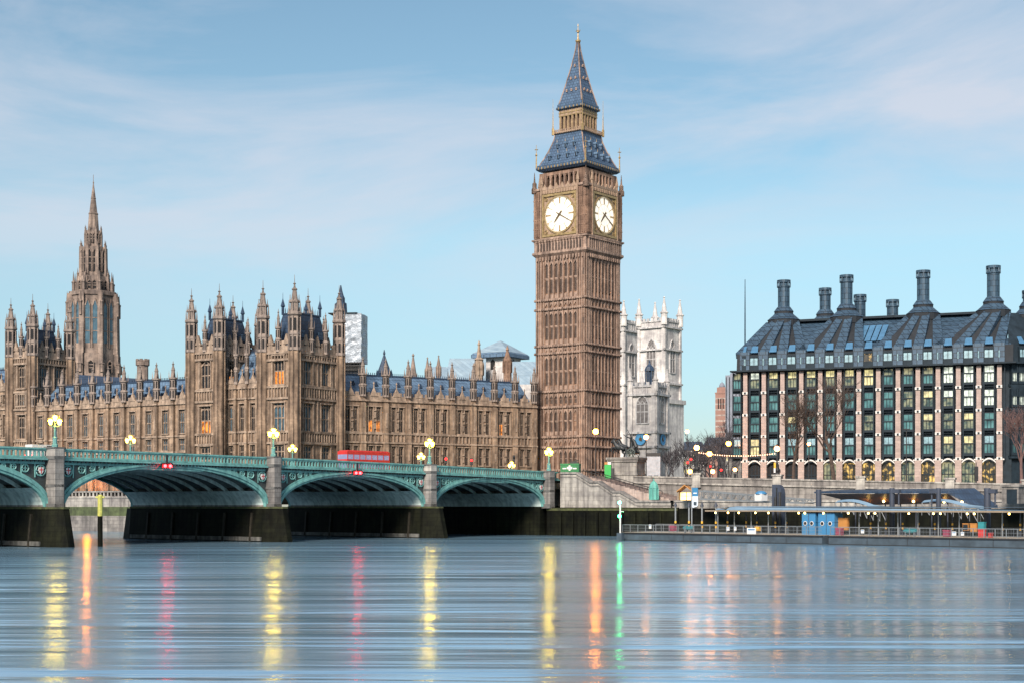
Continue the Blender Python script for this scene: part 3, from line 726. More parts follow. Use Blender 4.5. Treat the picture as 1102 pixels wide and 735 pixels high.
def turret_data(h, r, zb):
    """octagonal corner turret: shaft from -zb to 0, open stage, crocketed spire to h"""
    key = ('t', round(h,1), round(r,2), round(zb,1))
    if key in _pc: return _pc[key]
    o = MB(); a = h*.5
    o.mi = 2; o.lathe([(r,-zb),(r,0)],8,rot=R(22.5)); o.mi = 0
    o.lathe([(r,0),(r*1.2,.1),(r*1.2,.6),(r,.7),(r,a*.42),(r*1.12,a*.44),(r*1.12,a*.5),(r*.92,a*.52),(r*.92,a*.95),(r*1.25,a),(r*1.25,a*1.06),(r*.8,a*1.1),(r*.75,h*.66),(r*.95,h*.67),(r*.95,h*.69),(r*.6,h*.71),(r*.35,h*.84),(r*.5,h*.845),(r*.5,h*.86),(r*.2,h*.88),(r*.12,h*.92),(r*.28,h*.935),(r*.06,h*.95),(r*.03,h*1.06)],8,rot=R(22.5))
    for k in range(8):
        g = k*math.pi/4; o.M = Matrix.Rotation(g,4,'Z') @ Matrix.Translation((r*.93,0,0))
        o.mi = 1; o.box(-.1,.03,-r*.2,r*.2,a*.56,a*.9); o.box(-.05,r*.03,-r*.17,r*.17,a*.08,a*.38); o.mi = 0
        o.M = Matrix.Rotation(g+math.pi/8,4,'Z') @ Matrix.Translation((r*1.02,0,0))
        o.mi = 2; o.box(-.12,.14,-.13,.13,-zb,0); o.mi = 0; o.box(-.12,.14,-.13,.13,0,a*.95); o.lathe([(r*.13,a),(r*.13,a*1.16),(.01,a*1.42)],4); o.lathe([(r*.09,h*.68),(r*.02,h*.78)],4,-r*.2,0)
    o.M = Matrix.Identity(4)
    me = o.data('turret', [M['stone_dark'], M['dark'], M['stone']]); _pc[key] = me; return me
def corner_tower(name, label, C, rz, wl, wr, z0, zp, levels, tur_h, roof_z, lit=None, tall=1.0):
    """near corner C; wl = length of the river side, wr = length of the side facing the bridge; local near corner at (0,0), river side along -x (face -y), bridge side along +y (face +x)"""
    p = thing(name, label, 'tower', (C.x,C.y,0), rz); del p['category']; p.parent = palace
    o = MB(); spots = []
    def face(L, nwin, frac, T):
        holes = []
        for (za,zb,n,arch,w) in levels:
            for k in range(nwin):
                u = L*(k+1)/(nwin+1) if nwin == 1 else L*(.29+.40*k)
                ww = w if nwin > 1 else w*1.1
                holes.append((u-ww/2,u+ww/2,za,zb)); spots.append((T,u,ww,za,zb,n,arch))
        o.M = T; o.mi = 0; o.wall(0,L,z0,zp,holes,.6)
        o.mi = 1
        for a,b_,c,d in holes:
            o.box(a-.35,a-.1,-.2,.05,c-.2,d+.3); o.box(b_+.1,b_+.35,-.2,.05,c-.2,d+.3)
            o.box(a-.5,b_+.5,-.3,.05,d+.1,d+.35); o.box(a-.5,b_+.5,-.35,.05,c-.45,c-.1)
        for zz in LV: o.box(-.1,L+.1,-.35,.1,zz-.2,zz+.25)
        for zl, zh in zip(LV, LV[1:]):
            if zh-zl < 4.2: rib_panels(o, .3, L-.3, zl+.3, zh-.25, int(L/.8), .32)
        for k in range(1, int(L/1.15)):     # shallow wall ribs between the openings
            u = L*k/int(L/1.15)
            for zl, zh in zip(LV, LV[1:]):
                if zh-zl >= 4.2 and not any(a-.5 < u < b_+.5 for a,b_,c,d in holes): o.box(u-.14,u+.14,-.2,.02,zl+.3,zh-.3)
        parapet_mb(o, L, zp, 2.2, 1.7, -.15)
        for k in range(1, 4):
            u = L*k/4; o.add([(u-.8,-.2,zp+1.5),(u+.8,-.2,zp+1.5),(u,-.2,zp+3.6),(u-.8,.3,zp+1.5),(u+.8,.3,zp+1.5),(u,.3,zp+3.6)],[(0,1,2),(5,4,3),(1,4,5,2),(0,2,5,3)])
    LV = sorted({zp-.2, zp-1.6, *[v for v in STR if v < zp-3]})
    T1 = Matrix.Translation((-wl,0,0)); T2 = Matrix.Rotation(math.pi/2,4,'Z')
    T3 = Matrix.Translation((0,wr,0)) @ Matrix.Rotation(math.pi,4,'Z'); T4 = Matrix.Translation((-wl,wr,0)) @ Matrix.Rotation(-math.pi/2,4,'Z')
    face(wl,1,0,T1); face(wr,2,0,T2); o.M = T3; o.mi = 0; o.wall(0,wl,z0,zp+1.5,[]); o.M = T4; o.wall(0,wr,z0,zp+1.5,[])
    o.M = Matrix.Identity(4)
    obj('tower_wall', o, MS, p)
    for i, (T,u,w,za,zb,n,arch) in enumerate(spots):
        loc = T @ Vector((u,.25,za)); ang = T.to_euler().z
        g = (lit or {}).get(i, 'glass_blue' if (T is T2 or i % 2) else 'glass')
        place('window', window_data(w, zb-za, n, g, True, arch), p, loc, ang)
    for k, (x,y) in enumerate(((-wl,0),(0,0),(0,wr),(-wl,wr))):
        hh = tur_h*(1.0,1.03,1.0,1.0)[k]
        place('turret', turret_data(hh, 1.18, zp-z0), p, (x,y,zp))
    for x, y in ((-wl*.5,-.1),(.1,wr*.36),(.1,wr*.68),(-wl*.5,wr)):
        place('pinnacle', pinnacle_data(tur_h*.62, .55), p, (x,y,zp))
    o = MB(); m = 1.2; zt = roof_z
    P = [(-wl+m,m),(-m,m),(-m,wr-m),(-wl+m,wr-m)]; q = .55
    cx, cy = -wl/2, wr/2
    o.prism(P, zp+.3, zt, .62, (cx,cy))
    r = obj('tower_roof', o, M['slate_dark'], p)
    o = MB()
    Q = [(cx+(x-cx)*.62, cy+(y-cy)*.62) for x,y in P]
    for a, b in zip(Q, Q[1:]+Q[:1]):
        o.beam((*a,zt+.15),(*b,zt+.15),.25,.3); k = int(math.dist(a,b)/.7)
        for i in range(k+1):
            x = a[0]+(b[0]-a[0])*i/k; y = a[1]+(b[1]-a[1])*i/k; o.lathe([(.07,zt+.2),(.05,zt+1.2),(.01,zt+1.5)],4,x,y)
    for x, y in Q: o.lathe([(.3,zt),(.3,zt+1.6),(.5,zt+1.8),(.05,zt+3.4),(.03,zt+4.6)],6,x,y)
    obj('roof_cresting', o, M['slate_dark'], r)
    o = MB()
    for fr in (.3,.7):
        for zz in (.35,):
            for (x,y,ax) in ((-wl+ (wl)*fr, m+ (cy-m)*.38*zz*1.0, 0),(-m-(-m-cx)*.38*zz, wr*fr, 1)):
                z = zp+.3+(zt-zp)*zz
                if ax == 0: o.box(x-.4,x+.4,y-.35,y+.5,z,z+1.5)
                else: o.box(x-.5,x+.35,y-.4,y+.4,z,z+1.5)
    obj('roof_dormers', o, M['slate'], r)
    return p
z1 = lambda py, Y: Z(py, Y*S)
G0 = 8.6
STR = [z1(475.6,270), z1(464,270), z1(427.6,270), z1(415,270)]
pav_levels = [(z1(492,270), z1(478,270), 3, False, 2.7), (z1(462.5,270), z1(433,270), 3, False, 2.8), (z1(412,270), z1(382,270), 3, True, 2.6)]
P1 = PC
corner_tower('corner_tower', 'turreted corner tower of the palace nearest the bridge', P1, PRZ, 7.4*S, 12.27*S, G0, z1(377.6,270), pav_levels, z1(303,270)-z1(377.6,270), z1(340,276), lit={2:'lit_orange'})
P2 = PC + RD*18*S
corner_tower('corner_tower', 'second turreted palace tower, behind and left of the corner one', P2, PRZ, 7.0*S, 11*S, G0, z1(378,280), pav_levels, z1(312,280)-z1(378,280), z1(346,286), lit={1:'lit_orange',7:'lit_orange'})
P3 = PC + RD*68.9*S
lv3 = [(z1(471,307), z1(446,307), 3, False, 2.4), (z1(435,307), z1(424,307), 3, False, 2.4), (z1(416,307), z1(391,307), 3, True, 2.3)]
STR3 = STR
STR = [z1(480,307), z1(474,307), z1(440,307), z1(421,307)]
corner_tower('corner_tower', 'turreted palace tower at the far left of the photo, in front of the tall spire', P3, PRZ, 6.6*S, 9.4*S, G0, z1(383,307), lv3, z1(322,307)-z1(383,307), z1(357,312))
STR = STR3
# recessed link between the two right towers
e = z1(416,276); rows = [(z1(492,276),z1(478,276)),(z1(462.5,276),z1(433,276))]
st = [z1(475.6,276),z1(464,276),z1(427.6,276),z1(416,276)]
back = ND*2.0
gothic_range('river_range', P2+back, PC+RD*7.4*S+back, G0, e, rows, 4, st, roof=(7.5,6), pin_h=11, win=(1,.45,2), lit={(0,1,0):'glass_blue'}, label='short range linking the two right hand towers')
# low wing
Yw = 295
e = z1(437.5,Yw); rows = [(z1(468.5,Yw),z1(444,Yw)),(z1(486,Yw),z1(474,Yw))]
gothic_range('river_range', PC+RD*68.7*S, PC+RD*25.2*S, G0, e, rows, 10, [z1(471.5,Yw),z1(488,Yw),e], roof=(5.0,5.5), pin_h=8.3, win=(1,.36,3), label='long low range with blue slate roof between the towers', glass='glass_blue')
# range running left out of the picture
Yl3 = 315
gothic_range('river_range', PC+RD*125*S, PC+RD*75.7*S, G0, z1(421,Yl3), [(z1(471,Yl3),z1(447,Yl3)),(z1(436,Yl3),z1(426,Yl3))], 9, [z1(474,Yl3),z1(441,Yl3),z1(421,Yl3)], roof=(5.0,6), pin_h=7, win=(2,.2,2), label='taller range at the left edge of the photo')
# north range to the clock tower
NA = Vector((-186/F*281*S, 281*S)); NB = Vector((24.5/F*304*S, 304*S))
Yn = 292; e = z1(433.5,Yn)
gothic_range('north_range', NA, NB, G0, e, [(z1(466,Yn),z1(440,Yn)),(z1(500,Yn),z1(481,Yn))], 9, [z1(477.5,Yn),z1(468,Yn),e], roof=(5.2,5.5), pin_h=8.4, win=(2,.2,2),
             lit={(1,0,0):'lit_orange',(1,0,1):'lit_orange',(7,0,0):'lit_orange'}, label='north range between the corner tower and the clock tower')
# ---- tall octagonal spire tower
Ys = 455*1.0
cx = X(100.5, Ys); u = Ys/F
zt = lambda py: Z(py, Ys)
spire = thing('spire_tower', 'tall grey octagonal lantern tower tapering to a slender spire', 'tower', (cx, Ys, 0))
def oct_stage(o, r0, r1, z0, z1_, butt=.16, n=8):
    o.lathe([(r0,z0),(r1,z1_)], n, rot=R(10+22.5))
    for k in range(n):
        a = R(10+22.5)+k*2*math.pi/n
        for (r, z, rr, zz) in ((r0,z0,r1,z1_),):
            o.beam((r*math.cos(a),r*math.sin(a),z),(rr*math.cos(a),rr*math.sin(a),zz), r0*butt, r0*butt)
MSP = [M['stone_spire'], M['dark'], M['glass_blue']]
def openings(o, r, z0, z1_, w, per=2, mi=1, n=8, d=.06):
    ap = r*math.cos(math.pi/n)
    for k in range(n):
        a = R(10)+k*2*math.pi/n; o.M = Matrix.Rotation(a,4,'Z') @ Matrix.Translation((ap,0,0))
        for j in range(per):
            c = (j-(per-1)/2)*w*1.55
            o.mi = mi; h = z1_-z0
            o.add([(d,c-w/2,z0),(d,c+w/2,z0),(d,c+w/2,z0+h*.88),(d,c,z1_),(d,c-w/2,z0+h*.88)],[(0,1,2,3,4)])
            o.mi = 0; o.box(0,.3,c-w/2-.14,c-w/2,z0,z0+h*.9); o.box(0,.3,c+w/2,c+w/2+.14,z0,z0+h*.9)
            for f in (.33,.6): o.box(0,.16,c-w/2,c+w/2,z0+h*f,z0+h*f+.25)
            o.beam((.15,c-w/2,z0+h*.86),(.15,c,z1_+.2),.25,.25); o.beam((.15,c+w/2,z0+h*.86),(.15,c,z1_+.2),.25,.25)
    o.M = Matrix.Identity(4)
o = MB(); oct_stage(o, 28*u, 27*u, G0, zt(382)); oct_stage(o, 26*u, 25*u, zt(382), zt(318), .2); o.lathe([(26.5*u,zt(320)),(26.5*u,zt(316)),(22*u,zt(315))],8,rot=R(32.5))
openings(o, 25.6*u, zt(376), zt(325), 5*u, 2, 2); openings(o, 28.2*u, zt(402), zt(390), 5*u, 1, 1)
obj('main_stage', o, MSP, spire)
o = MB(); oct_stage(o, 17.5*u, 16*u, zt(318), zt(299), .2); openings(o, 17*u, zt(313), zt(304), 3.4*u, 2)
obj('crown_stage', o, MSP, spire)
o = MB(); oct_stage(o, 13.8*u, 13.3*u, zt(299), zt(267), .24); openings(o, 14*u, zt(294), zt(270), 3.6*u, 2)
obj('lantern_stage', o, MSP, spire)
o = MB(); oct_stage(o, 8.8*u, 8.3*u, zt(268), zt(249), .26); openings(o, 9*u, zt(263), zt(252), 2.5*u, 2)
o.lathe([(6.2*u,zt(249)),(4.9*u,zt(231.5)),(5.4*u,zt(231)),(5.2*u,zt(230)),(4.4*u,zt(229.5)),(2.6*u,zt(214.5)),(3.0*u,zt(214)),(2.5*u,zt(213)),(.5*u,zt(198)),(.9*u,zt(197)),(.3*u,zt(195.5)),(.25*u,zt(188.5))],8,rot=R(32.5))
obj('spire', o, MSP, spire)
def sp_pin(r, py0, py1, w, n=8, a0=10+22.5):
    o = MB(); h = zt(py1)-zt(py0)
    o.lathe([(w,0),(w,h*.5),(w*1.25,h*.52),(w*1.25,h*.57),(w*.6,h*.6),(w*.15,h*.95),(.03,h)],6)
    me = o.data('pinnacle', M['stone_spire'])
    for k in range(n):
        a = R(a0)+k*2*math.pi/n; place('pinnacle', me, spire, (r*math.cos(a),r*math.sin(a),zt(py0)))
sp_pin(28.3*u, 342, 316, 1.6*u); sp_pin(21.5*u, 320, 294, 1.7*u); sp_pin(13.6*u, 270, 259, 1.0*u); sp_pin(8.8*u,250,243,.7*u); sp_pin(17*u,303,290,1.0*u); sp_pin(29*u,402,386,2.6*u)
# ---- the clock tower
BC = Vector((13.29*S, 308.4*S)); YB = 350.0
zb = lambda py: Z(py, YB)
zc = lambda py: Z(py, BC.y)
ct = thing('clock_tower', 'tall brown stone clock tower with gilded white dials and steep blue roof', 'tower', (BC.x,BC.y,0), R(-37.5))
A_ = 7.0
def four(o, fn):
    for k in range(4): o.M = Matrix.Rotation(k*math.pi/2,4,'Z'); fn(o)
    o.M = Matrix.Identity(4)
NS = 7; SP = 9.4
strs = [506,481,470,438,421,380,372,333,323]
stages = [(506,481),(470,438),(421,380),(372,333),(323,279),(438,421),(380,372),(333,323),(481,470)]
o = MB(); o.sq([(A_-.45,G0),(A_-.45,zb(262))])
def f(o):
    o.mi = 0
    for sx in (-1,1):
        o.box(sx*(A_-.95)-.95, sx*(A_-.95)+.95, -A_, -A_+1, G0, zb(275))
        for q in (-.62,0,.62): 
            o.mi = 1; o.box(sx*(A_-.95)+q-.13, sx*(A_-.95)+q+.13, -A_-.16, -A_, G0, zb(276)); o.mi = 0
    for k in range(NS+1):
        u = -SP/2+SP*k/NS
        big = k in (0,2,3,5,7) and False
        o.box(u-.24,u+.24,-A_+.05,-A_+.6,G0,zb(277))
        o.mi = 1; o.box(u-.1,u+.1,-A_-.1,-A_+.05,G0,zb(277)); o.mi = 0
    o.mi = 1
    for py in strs:
        o.box(-A_-.28,A_+.28,-A_-.28,-A_+.8,zb(py)-.22,zb(py)+.3)
        for k in range(23):
            u = -A_+2*A_*k/22; o.box(u-.14,u+.14,-A_-.42,-A_-.2,zb(py)-.1,zb(py)+.22)
    for a, b in stages:
        z0, z1_ = zb(a)+.4, zb(b)-.3; h = z1_-z0
        for k in range(NS):
            u = -SP/2+SP*(k+.5)/NS; w = SP/NS-.48
            # pointed head and transoms of every panel
            o.box(u-w/2,u+w/2,-A_+.15,-A_+.5,z1_-.5,z1_+.2)
            o.tri((u-w/2,-A_+.18,z1_-.5),(u-w/2,-A_+.18,z1_-1.2),(u,-A_+.18,z1_-.5)); o.tri((u+w/2,-A_+.18,z1_-1.2),(u+w/2,-A_+.18,z1_-.5),(u,-A_+.18,z1_-.5))
            if h > 5:
                o.box(u-w/2,u+w/2,-A_+.28,-A_+.5,z0,z0+.9)
                o.box(u-w/2,u+w/2,-A_+.28,-A_+.5,z0+h*.52,z0+h*.52+.25)
        for sx in (-1,1):
            if h > 5: o.mi = 3; o.box(sx*(A_-.95)-.12+.3*sx, sx*(A_-.95)+.12+.3*sx, -A_-.012, -A_+.1, z0+h*.55, z0+h*.72); o.mi = 1
four(o, f)
shaft = obj('shaft', o, [M['stone_tower'], M['tower_trim'], M['dark'], M['dark']], ct)
wcache2 = {}
for k in (0, 1):                           # slit windows in the recessed panels of the two faces in view
    Rk = Matrix.Rotation(k*math.pi/2,4,'Z')
    for si, (a, b) in enumerate(stages[:6]):
        z0, z1_ = zb(a)+.5, zb(b)-.5; h = z1_-z0
        for j in range(NS):
            if si == 1 and j in (0,3,6): continue
            if si == 0 and j in (0,1,2): continue
            u = -SP/2+SP*(j+.5)/NS
            if (si,0) not in wcache2:
                q = MB(); q.box(-.33,.33,-.03,.3,h*.14,h*.93); q.mi = 1; q.box(-.3,.3,-.1,.0,h*.5,h*.53); q.box(-.03,.03,-.1,.0,h*.14,h*.9)
                wcache2[(si,0)] = q.data('slit_window', [M['dark'], M['tower_trim']])
            place('slit_window', wcache2[(si,0)], ct, Rk @ Vector((u,-A_+(.42,.18)[k],z0)), k*math.pi/2)
# clock stage
AC = 7.25
o = MB(); o.sq([(A_-.2,zb(278)),(A_,zb(276)),(AC+.35,zb(273)),(AC+.35,zb(271)),(AC,zb(270)),(AC,zb(262)),(AC+.1,zb(259)),(AC+.45,zb(258)),(AC+.45,zb(256.5)),(AC-.35,zb(255.5)),(AC-.35,zb(205)),(AC+.25,zb(204)),(AC+.25,zb(202)),(AC-.4,zb(201)),(6.3,zb(200))])
def f(o):
    for k in range(16):                    # corbel arcade
        u = -6.3+12.6*k/15
        o.mi = 0; o.box(u-.2,u+.2,-AC-.35,-AC+.1,zb(271),zb(259.5)); o.box(u-.3,u+.3,-AC-.5,-AC,zb(260),zb(258.6))
        o.box(u-.16,u+.16,-AC-.2,-AC+.2,zb(280),zb(276))
        if k < 15: o.mi = 2; o.box(u+.22,u+.62,-AC-.06,-AC+.05,zb(270),zb(261.5))
    o.mi = 1
    for sx in (-1,1):
        c = sx*(AC-1.15)
        o.box(c-1.15,c+1.15,-AC-.1,-AC+1,zb(255.5),zb(205))
        for q in (-.85,-.28,.28,.85): o.box(c+q-.12,c+q+.12,-AC-.28,-AC-.1,zb(254),zb(206))
        for py in (246,236,226,215): o.box(c-1.2,c+1.2,-AC-.22,-AC-.05,zb(py),zb(py)+.25)
    o.mi = 0; o.box(-AC-.3,AC+.3,-AC-.3,-AC+.5,zb(203.5),zb(201.5))
    for sx in (-1,1): o.lathe([(.7,zb(206)),(.7,zb(201)),(.5,zb(199.5)),(.5,zb(195)),(.22,zb(193.5)),(.05,zb(183))],8,sx*(AC-.05),-AC+.05)
four(o, f)
obj('clock_stage', o, [M['tower_trim'], M['stone_tower'], M['dark']], ct)
DZ = zb(232); DR = 4.05
for k in range(4):
    rz = k*math.pi/2; Rk = Matrix.Rotation(rz,4,'Z')
    o = MB(); n = 48
    o.add([(DR*math.cos(2*math.pi*i/n),0,DR*math.sin(2*math.pi*i/n)) for i in range(n)],[tuple(range(n))])
    face = obj('clock_face', o, M['dial'], ct, Rk @ Vector((0,-AC-.02,DZ)), rz)
    o = MB()
    def ring(r0, r1, y0, y1, mi):
        o.mi = mi
        for i in range(n):
            a, b = 2*math.pi*i/n, 2*math.pi*(i+1)/n
            q = [(r0,a),(r1,a),(r1,b),(r0,b)]; q = [(r*math.cos(g), r*math.sin(g)) for r,g in q]
            o.add([(x,y0,z) for x,z in q]+[(x,y1,z) for x,z in q],[(0,1,2,3),(1,5,6,2),(0,3,7,4)])
    ring(DR-.02,DR+.3,-.26,.05,1); ring(DR-.22,DR-.14,-.03,0,1); ring(DR*.6,DR*.6+.06,-.03,0,1)
    H = 4.75
    o.mi = 0
    for x0,x1,z0,z1_ in ((-H,H,H-.42,H+.1),(-H,H,-H-.1,-H+.42),(-H,-H+.42,-H+.42,H-.42),(H-.42,H,-H+.42,H-.42)): o.box(x0,x1,-.34,.1,z0,z1_)
    for sx in (-1,1):                       # carved corner spandrels
        for sz in (-1,1):
            o.mi = 2
            arc = [(DR+.28)*1 for _ in range(7)]
            pts = [((DR+.28)*math.cos(g)*sx, (DR+.28)*math.sin(g)*sz) for g in [math.pi/2*i/8 for i in range(9)]]
            P = [(sx*(H-.42),0)]+pts[0:0]
            for (a, b) in zip(pts, pts[1:]):
                o.add([(a[0],-.02,a[1]),(b[0],-.02,b[1]),(sx*(H-.4),-.02,sz*(H-.4))],[(0,1,2)])
            o.mi = 0
            rr = [(sx*3.75+.42*math.cos(g),-.08,sz*3.75+.42*math.sin(g)) for g in [2*math.pi*i/10 for i in range(11)]]
            o.tube(rr,.11,4); o.bx(sx*3.75,-.1,sz*3.75-.15,.3,.15,.3)
    fr = obj('dial_surround', o, [M['gold'], M['gold'], M['gilt_stone']], face)
    o = MB()
    for i in range(12):                    # roman-style batons with crossbars
        g = math.pi/2-i*math.pi/6; o.M = Matrix.Rotation(-g,4,'Y') 
        o.box(DR*.63,DR*.93,-.05,-.004,-.07,.07)
        if i % 3 == 0: o.box(DR*.63,DR*.93,-.05,-.004,-.2,-.11); o.box(DR*.63,DR*.93,-.05,-.004,.11,.2)
        o.box(DR*.9,DR*.94,-.05,-.004,-.24,.24)
    for i in range(60):
        g = i*math.pi/30; o.M = Matrix.Rotation(-g,4,'Y'); o.box(DR*.95,DR*.985,-.04,-.004,-.035,.035)
    for i in range(12):
        g = i*math.pi/6; o.M = Matrix.Rotation(-g,4,'Y'); o.box(DR*.2,DR*.58,-.02,-.003,-.018,.018)
    o.M = Matrix.Identity(4)
    obj('numerals', o, mat('bronzed_numerals', (.33,.22,.09), .5), face) if k == 0 else place('numerals', [c for c in bpy.data.objects if c.name == 'numerals'][0].data, face)
    for nm, ln, wd, deg in (('minute_hand', 4.0, .15, 120), ('hour_hand', 2.35, .27, 220)):
        o = MB(); w = wd
        o.add([(-w*.7,0,-.95),(w*.7,0,-.95),(w,0,.2),(w*.55,0,ln*.85),(0,0,ln),(-w*.55,0,ln*.85),(-w,0,.2)]+[(x,-.08,z) for x,z in ((-w*.7,-.95),(w*.7,-.95),(w,.2),(w*.55,ln*.85),(0,ln),(-w*.55,ln*.85),(-w,.2))],
              [tuple(range(7)),tuple(range(13,6,-1))]+[(i,(i+1)%7,7+(i+1)%7,7+i) for i in range(7)])
        if nm == 'hour_hand': o.ball((0,-.04,0),.3,10,5)
        h = obj(nm, o, M['hand'], face, (0,-.1 if nm == 'hour_hand' else -.2,0)); h.rotation_euler = (0, R(deg), 0)
    o = MB()                                # gilded band and little gables above and below the dial
    o.box(-5.0,5.0,-.3,.2,-5.75,-5.0); o.box(-5.0,5.0,-.25,.2,5.0,5.9)
    for i in range(14): u = -4.7+9.4*i/13; o.box(u-.1,u+.1,-.42,-.2,5.0,5.8); o.box(u-.18,u+.18,-.42,-.2,-5.6,-5.35)
    for i in range(6):
        u = -4.1+8.2*i/5; o.add([(u-.75,-.3,5.9),(u+.75,-.3,5.9),(u,-.3,7.3),(u-.75,0,5.9),(u+.75,0,5.9),(u,0,7.3)],[(0,1,2),(1,4,5,2),(0,2,5,3)])
    for sx in (-1,1):
        o.box(sx*5.05-.16,sx*5.05+.16,-.4,.2,-5.7,6.4); o.lathe([(.3,6.4),(.3,7.2),(.42,7.3),(.03,9.6)],5,sx*5.05,-.1)
    obj('gilded_band', o, M['gilt_stone'], face)
# belfry
AB = 6.35
o = MB(); o.sq([(AB-1.4,zb(203)),(AB-1.4,zb(184))])
def f(o):
    o.mi = 0
    for k in range(8):
        u = -4.55+9.1*k/7; o.box(u-.26,u+.26,-AB,-AB+.7,zb(202),zb(187.5)); o.mi = 1; o.box(u-.1,u+.1,-AB-.14,-AB,zb(202),zb(187)); o.mi = 0
    for k in range(7):
        u = -4.55+9.1*(k+.5)/7
        for sx in (-1,1): o.add([(u+sx*.4,-AB+.1,zb(187.5)),(u+sx*.4,-AB+.1,zb(191)),(u,-AB+.1,zb(187.5))],[(0,1,2)])
    o.box(-AB,AB,-AB-.05,-AB+.7,zb(188),zb(184.5)); o.box(-4.6,4.6,-AB-.05,-AB+.5,zb(202),zb(199.5))
    for sx in (-1,1): o.box(sx*(AB-.75)-.75,sx*(AB-.75)+.75,-AB-.08,-AB+1.5,zb(203),zb(184.5))
    o.mi = 2; o.box(-4.6,4.6,-AB+1.2,-AB+1.3,zb(202),zb(187))
four(o, f)
obj('belfry', o, [M['stone_tower'], M['tower_trim'], M['dark']], ct)
def conc(h0, h1, py0, py1, k=6, p=1.5):
    return [(h1+(h0-h1)*(1-i/k)**p, zc(py0)+(zc(py1)-zc(py0))*i/k) for i in range(k+1)]
o = MB(); o.sq([(AB+.1,zc(187)),(7.0,zc(185)),(7.0,zc(183)),(6.75,zc(182)),(6.75,zc(180.5)),(6.4,zc(180))]); 
def f(o):
    for k in range(30): u = -6.6+13.2*k/29; o.mi = k % 2; o.box(u-.13,u+.13,-7.12,-6.95,zc(185),zc(182.6))
    for sx in (-1,1): o.mi = 1; o.lathe([(.18,zc(184)),(.12,zc(170)),(.3,zc(169)),(.08,zc(167)),(.05,zc(158))],5,sx*6.9,-6.9); o.beam((sx*6.9-.5,-6.9,zc(163)),(sx*6.9+.5,-6.9,zc(163)),.1,.1)
four(o, f)
obj('eaves_band', o, [M['iron_roof'], M['gold']], ct)
def roof_part(name, prof, dorm, mats):
    o = MB(); o.sq(prof)
    for k in range(4):                      # hip ribs
        for (h0,z0),(h1,z1_) in zip(prof, prof[1:]):
            a = math.pi/4+k*math.pi/2; q = math.sqrt(2)
            o.mi = 1; o.beam((h0*q*math.cos(a),h0*q*math.sin(a),z0),(h1*q*math.cos(a),h1*q*math.sin(a),z1_),.22,.22); o.mi = 0
    r = obj(name, o, mats, ct)
    def hw(z):
        for (h0,z0),(h1,z1_) in zip(prof, prof[1:]):
            if z0 <= z <= z1_: return h0+(h1-h0)*(z-z0)/(z1_-z0)
        return prof[-1][0]
    q = MB(); q.box(-.34,.34,-.42,.6,0,1.0); q.add([(-.5,-.5,1.0),(.5,-.5,1.0),(0,-.5,1.8),(-.5,.9,1.0),(.5,.9,1.0),(0,.9,1.8)],[(0,1,2),(1,4,5,2),(0,2,5,3)]); q.mi = 1; q.box(-.2,.2,-.45,-.4,.1,.9); q.mi = 2; q.lathe([(.12,1.7),(.03,2.6)],4,0,-.4)
    me = q.data('dormer', [M['slate'], M['dark'], M['gold']])
    q = MB(); q.box(-.24,.24,-.3,.4,0,.45); q.ball((0,-.2,.5),.3,6,4)
    ms = q.data('dormer', [M['tower_trim']])
    for k in range(4):
        for (py, n, sp, small) in dorm:
            z = zc(py); h = hw(z)
            for i in range(n):
                u = (i-(n-1)/2)*sp; place('dormer', ms if small else me, r, Matrix.Rotation(k*math.pi/2,4,'Z') @ Vector((u,-h-.02,z)), k*math.pi/2, (.8,.8,.8) if not small else (.8,.8,.8))
    return r
prof = [(6.4,zc(180))]+conc(6.4,3.75,180,146,6,1.35)[1:]
roof_part('lower_roof', prof, [(175.5,4,2.5,0),(163,3,2.3,0)], [M['iron_roof'], M['tower_trim']])
AL = 3.15
o = MB(); o.sq([(3.75,zc(146.5)),(4.2,zc(145.5)),(4.2,zc(144.5)),(3.4,zc(144)),(3.4,zc(143)),(AL-.9,zc(142.5)),(AL-.9,zc(121))])
def f(o):
    for k in range(6):
        u = -AL+.35+(2*AL-.7)*k/5; o.mi = 0; o.box(u-.24,u+.24,-AL,-AL+.5,zc(143.5),zc(121)); o.mi = 1; o.box(u-.1,u+.1,-AL-.1,-AL,zc(143.5),zc(121))
    o.mi = 0; o.box(-AL,AL,-AL-.02,-AL+.5,zc(127.5),zc(121)); o.mi = 1; o.box(-AL-.05,AL+.05,-AL-.12,-AL+.3,zc(124),zc(123)); o.box(-AL-.05,AL+.05,-AL-.12,-AL+.3,zc(127.3),zc(126.5))
    for k in range(17): u = -4.1+8.2*k/16; o.mi = 0; o.box(u-.1,u+.1,-4.25,-4.1,zc(146),zc(142))
    o.box(-4.2,4.2,-4.22,-4.12,zc(142.5),zc(142))
    for sx in (-1,1): o.mi = 1; o.lathe([(.3,zc(147)),(.3,zc(140)),(.15,zc(139)),(.05,zc(120)),(.03,zc(108))],5,sx*4.15,-4.15)
four(o, f)
obj('lantern_stage', o, [M['gilt_stone'], M['gold'], M['dark']], ct)
o = MB(); o.sq([(AL,zc(121)),(3.65,zc(119.5)),(3.65,zc(118)),(3.45,zc(117)),(3.45,zc(114.5)),(3.2,zc(113.5))])
def f(o):
    for k in range(14): u = -3.4+6.8*k/13; o.mi = k % 2; o.box(u-.12,u+.12,-3.8,-3.6,zc(119.6),zc(117.6))
four(o, f)
obj('eaves_band', o, [M['iron_roof'], M['gold']], ct)
prof = [(3.2,zc(113.5))]+conc(3.2,.22,113.5,46,8,1.28)[1:]
roof_part('upper_spire', prof, [(101,3,1.35,1),(87.5,2,1.3,1),(73.5,1,1,1)], [M['iron_roof'], M['tower_trim']])
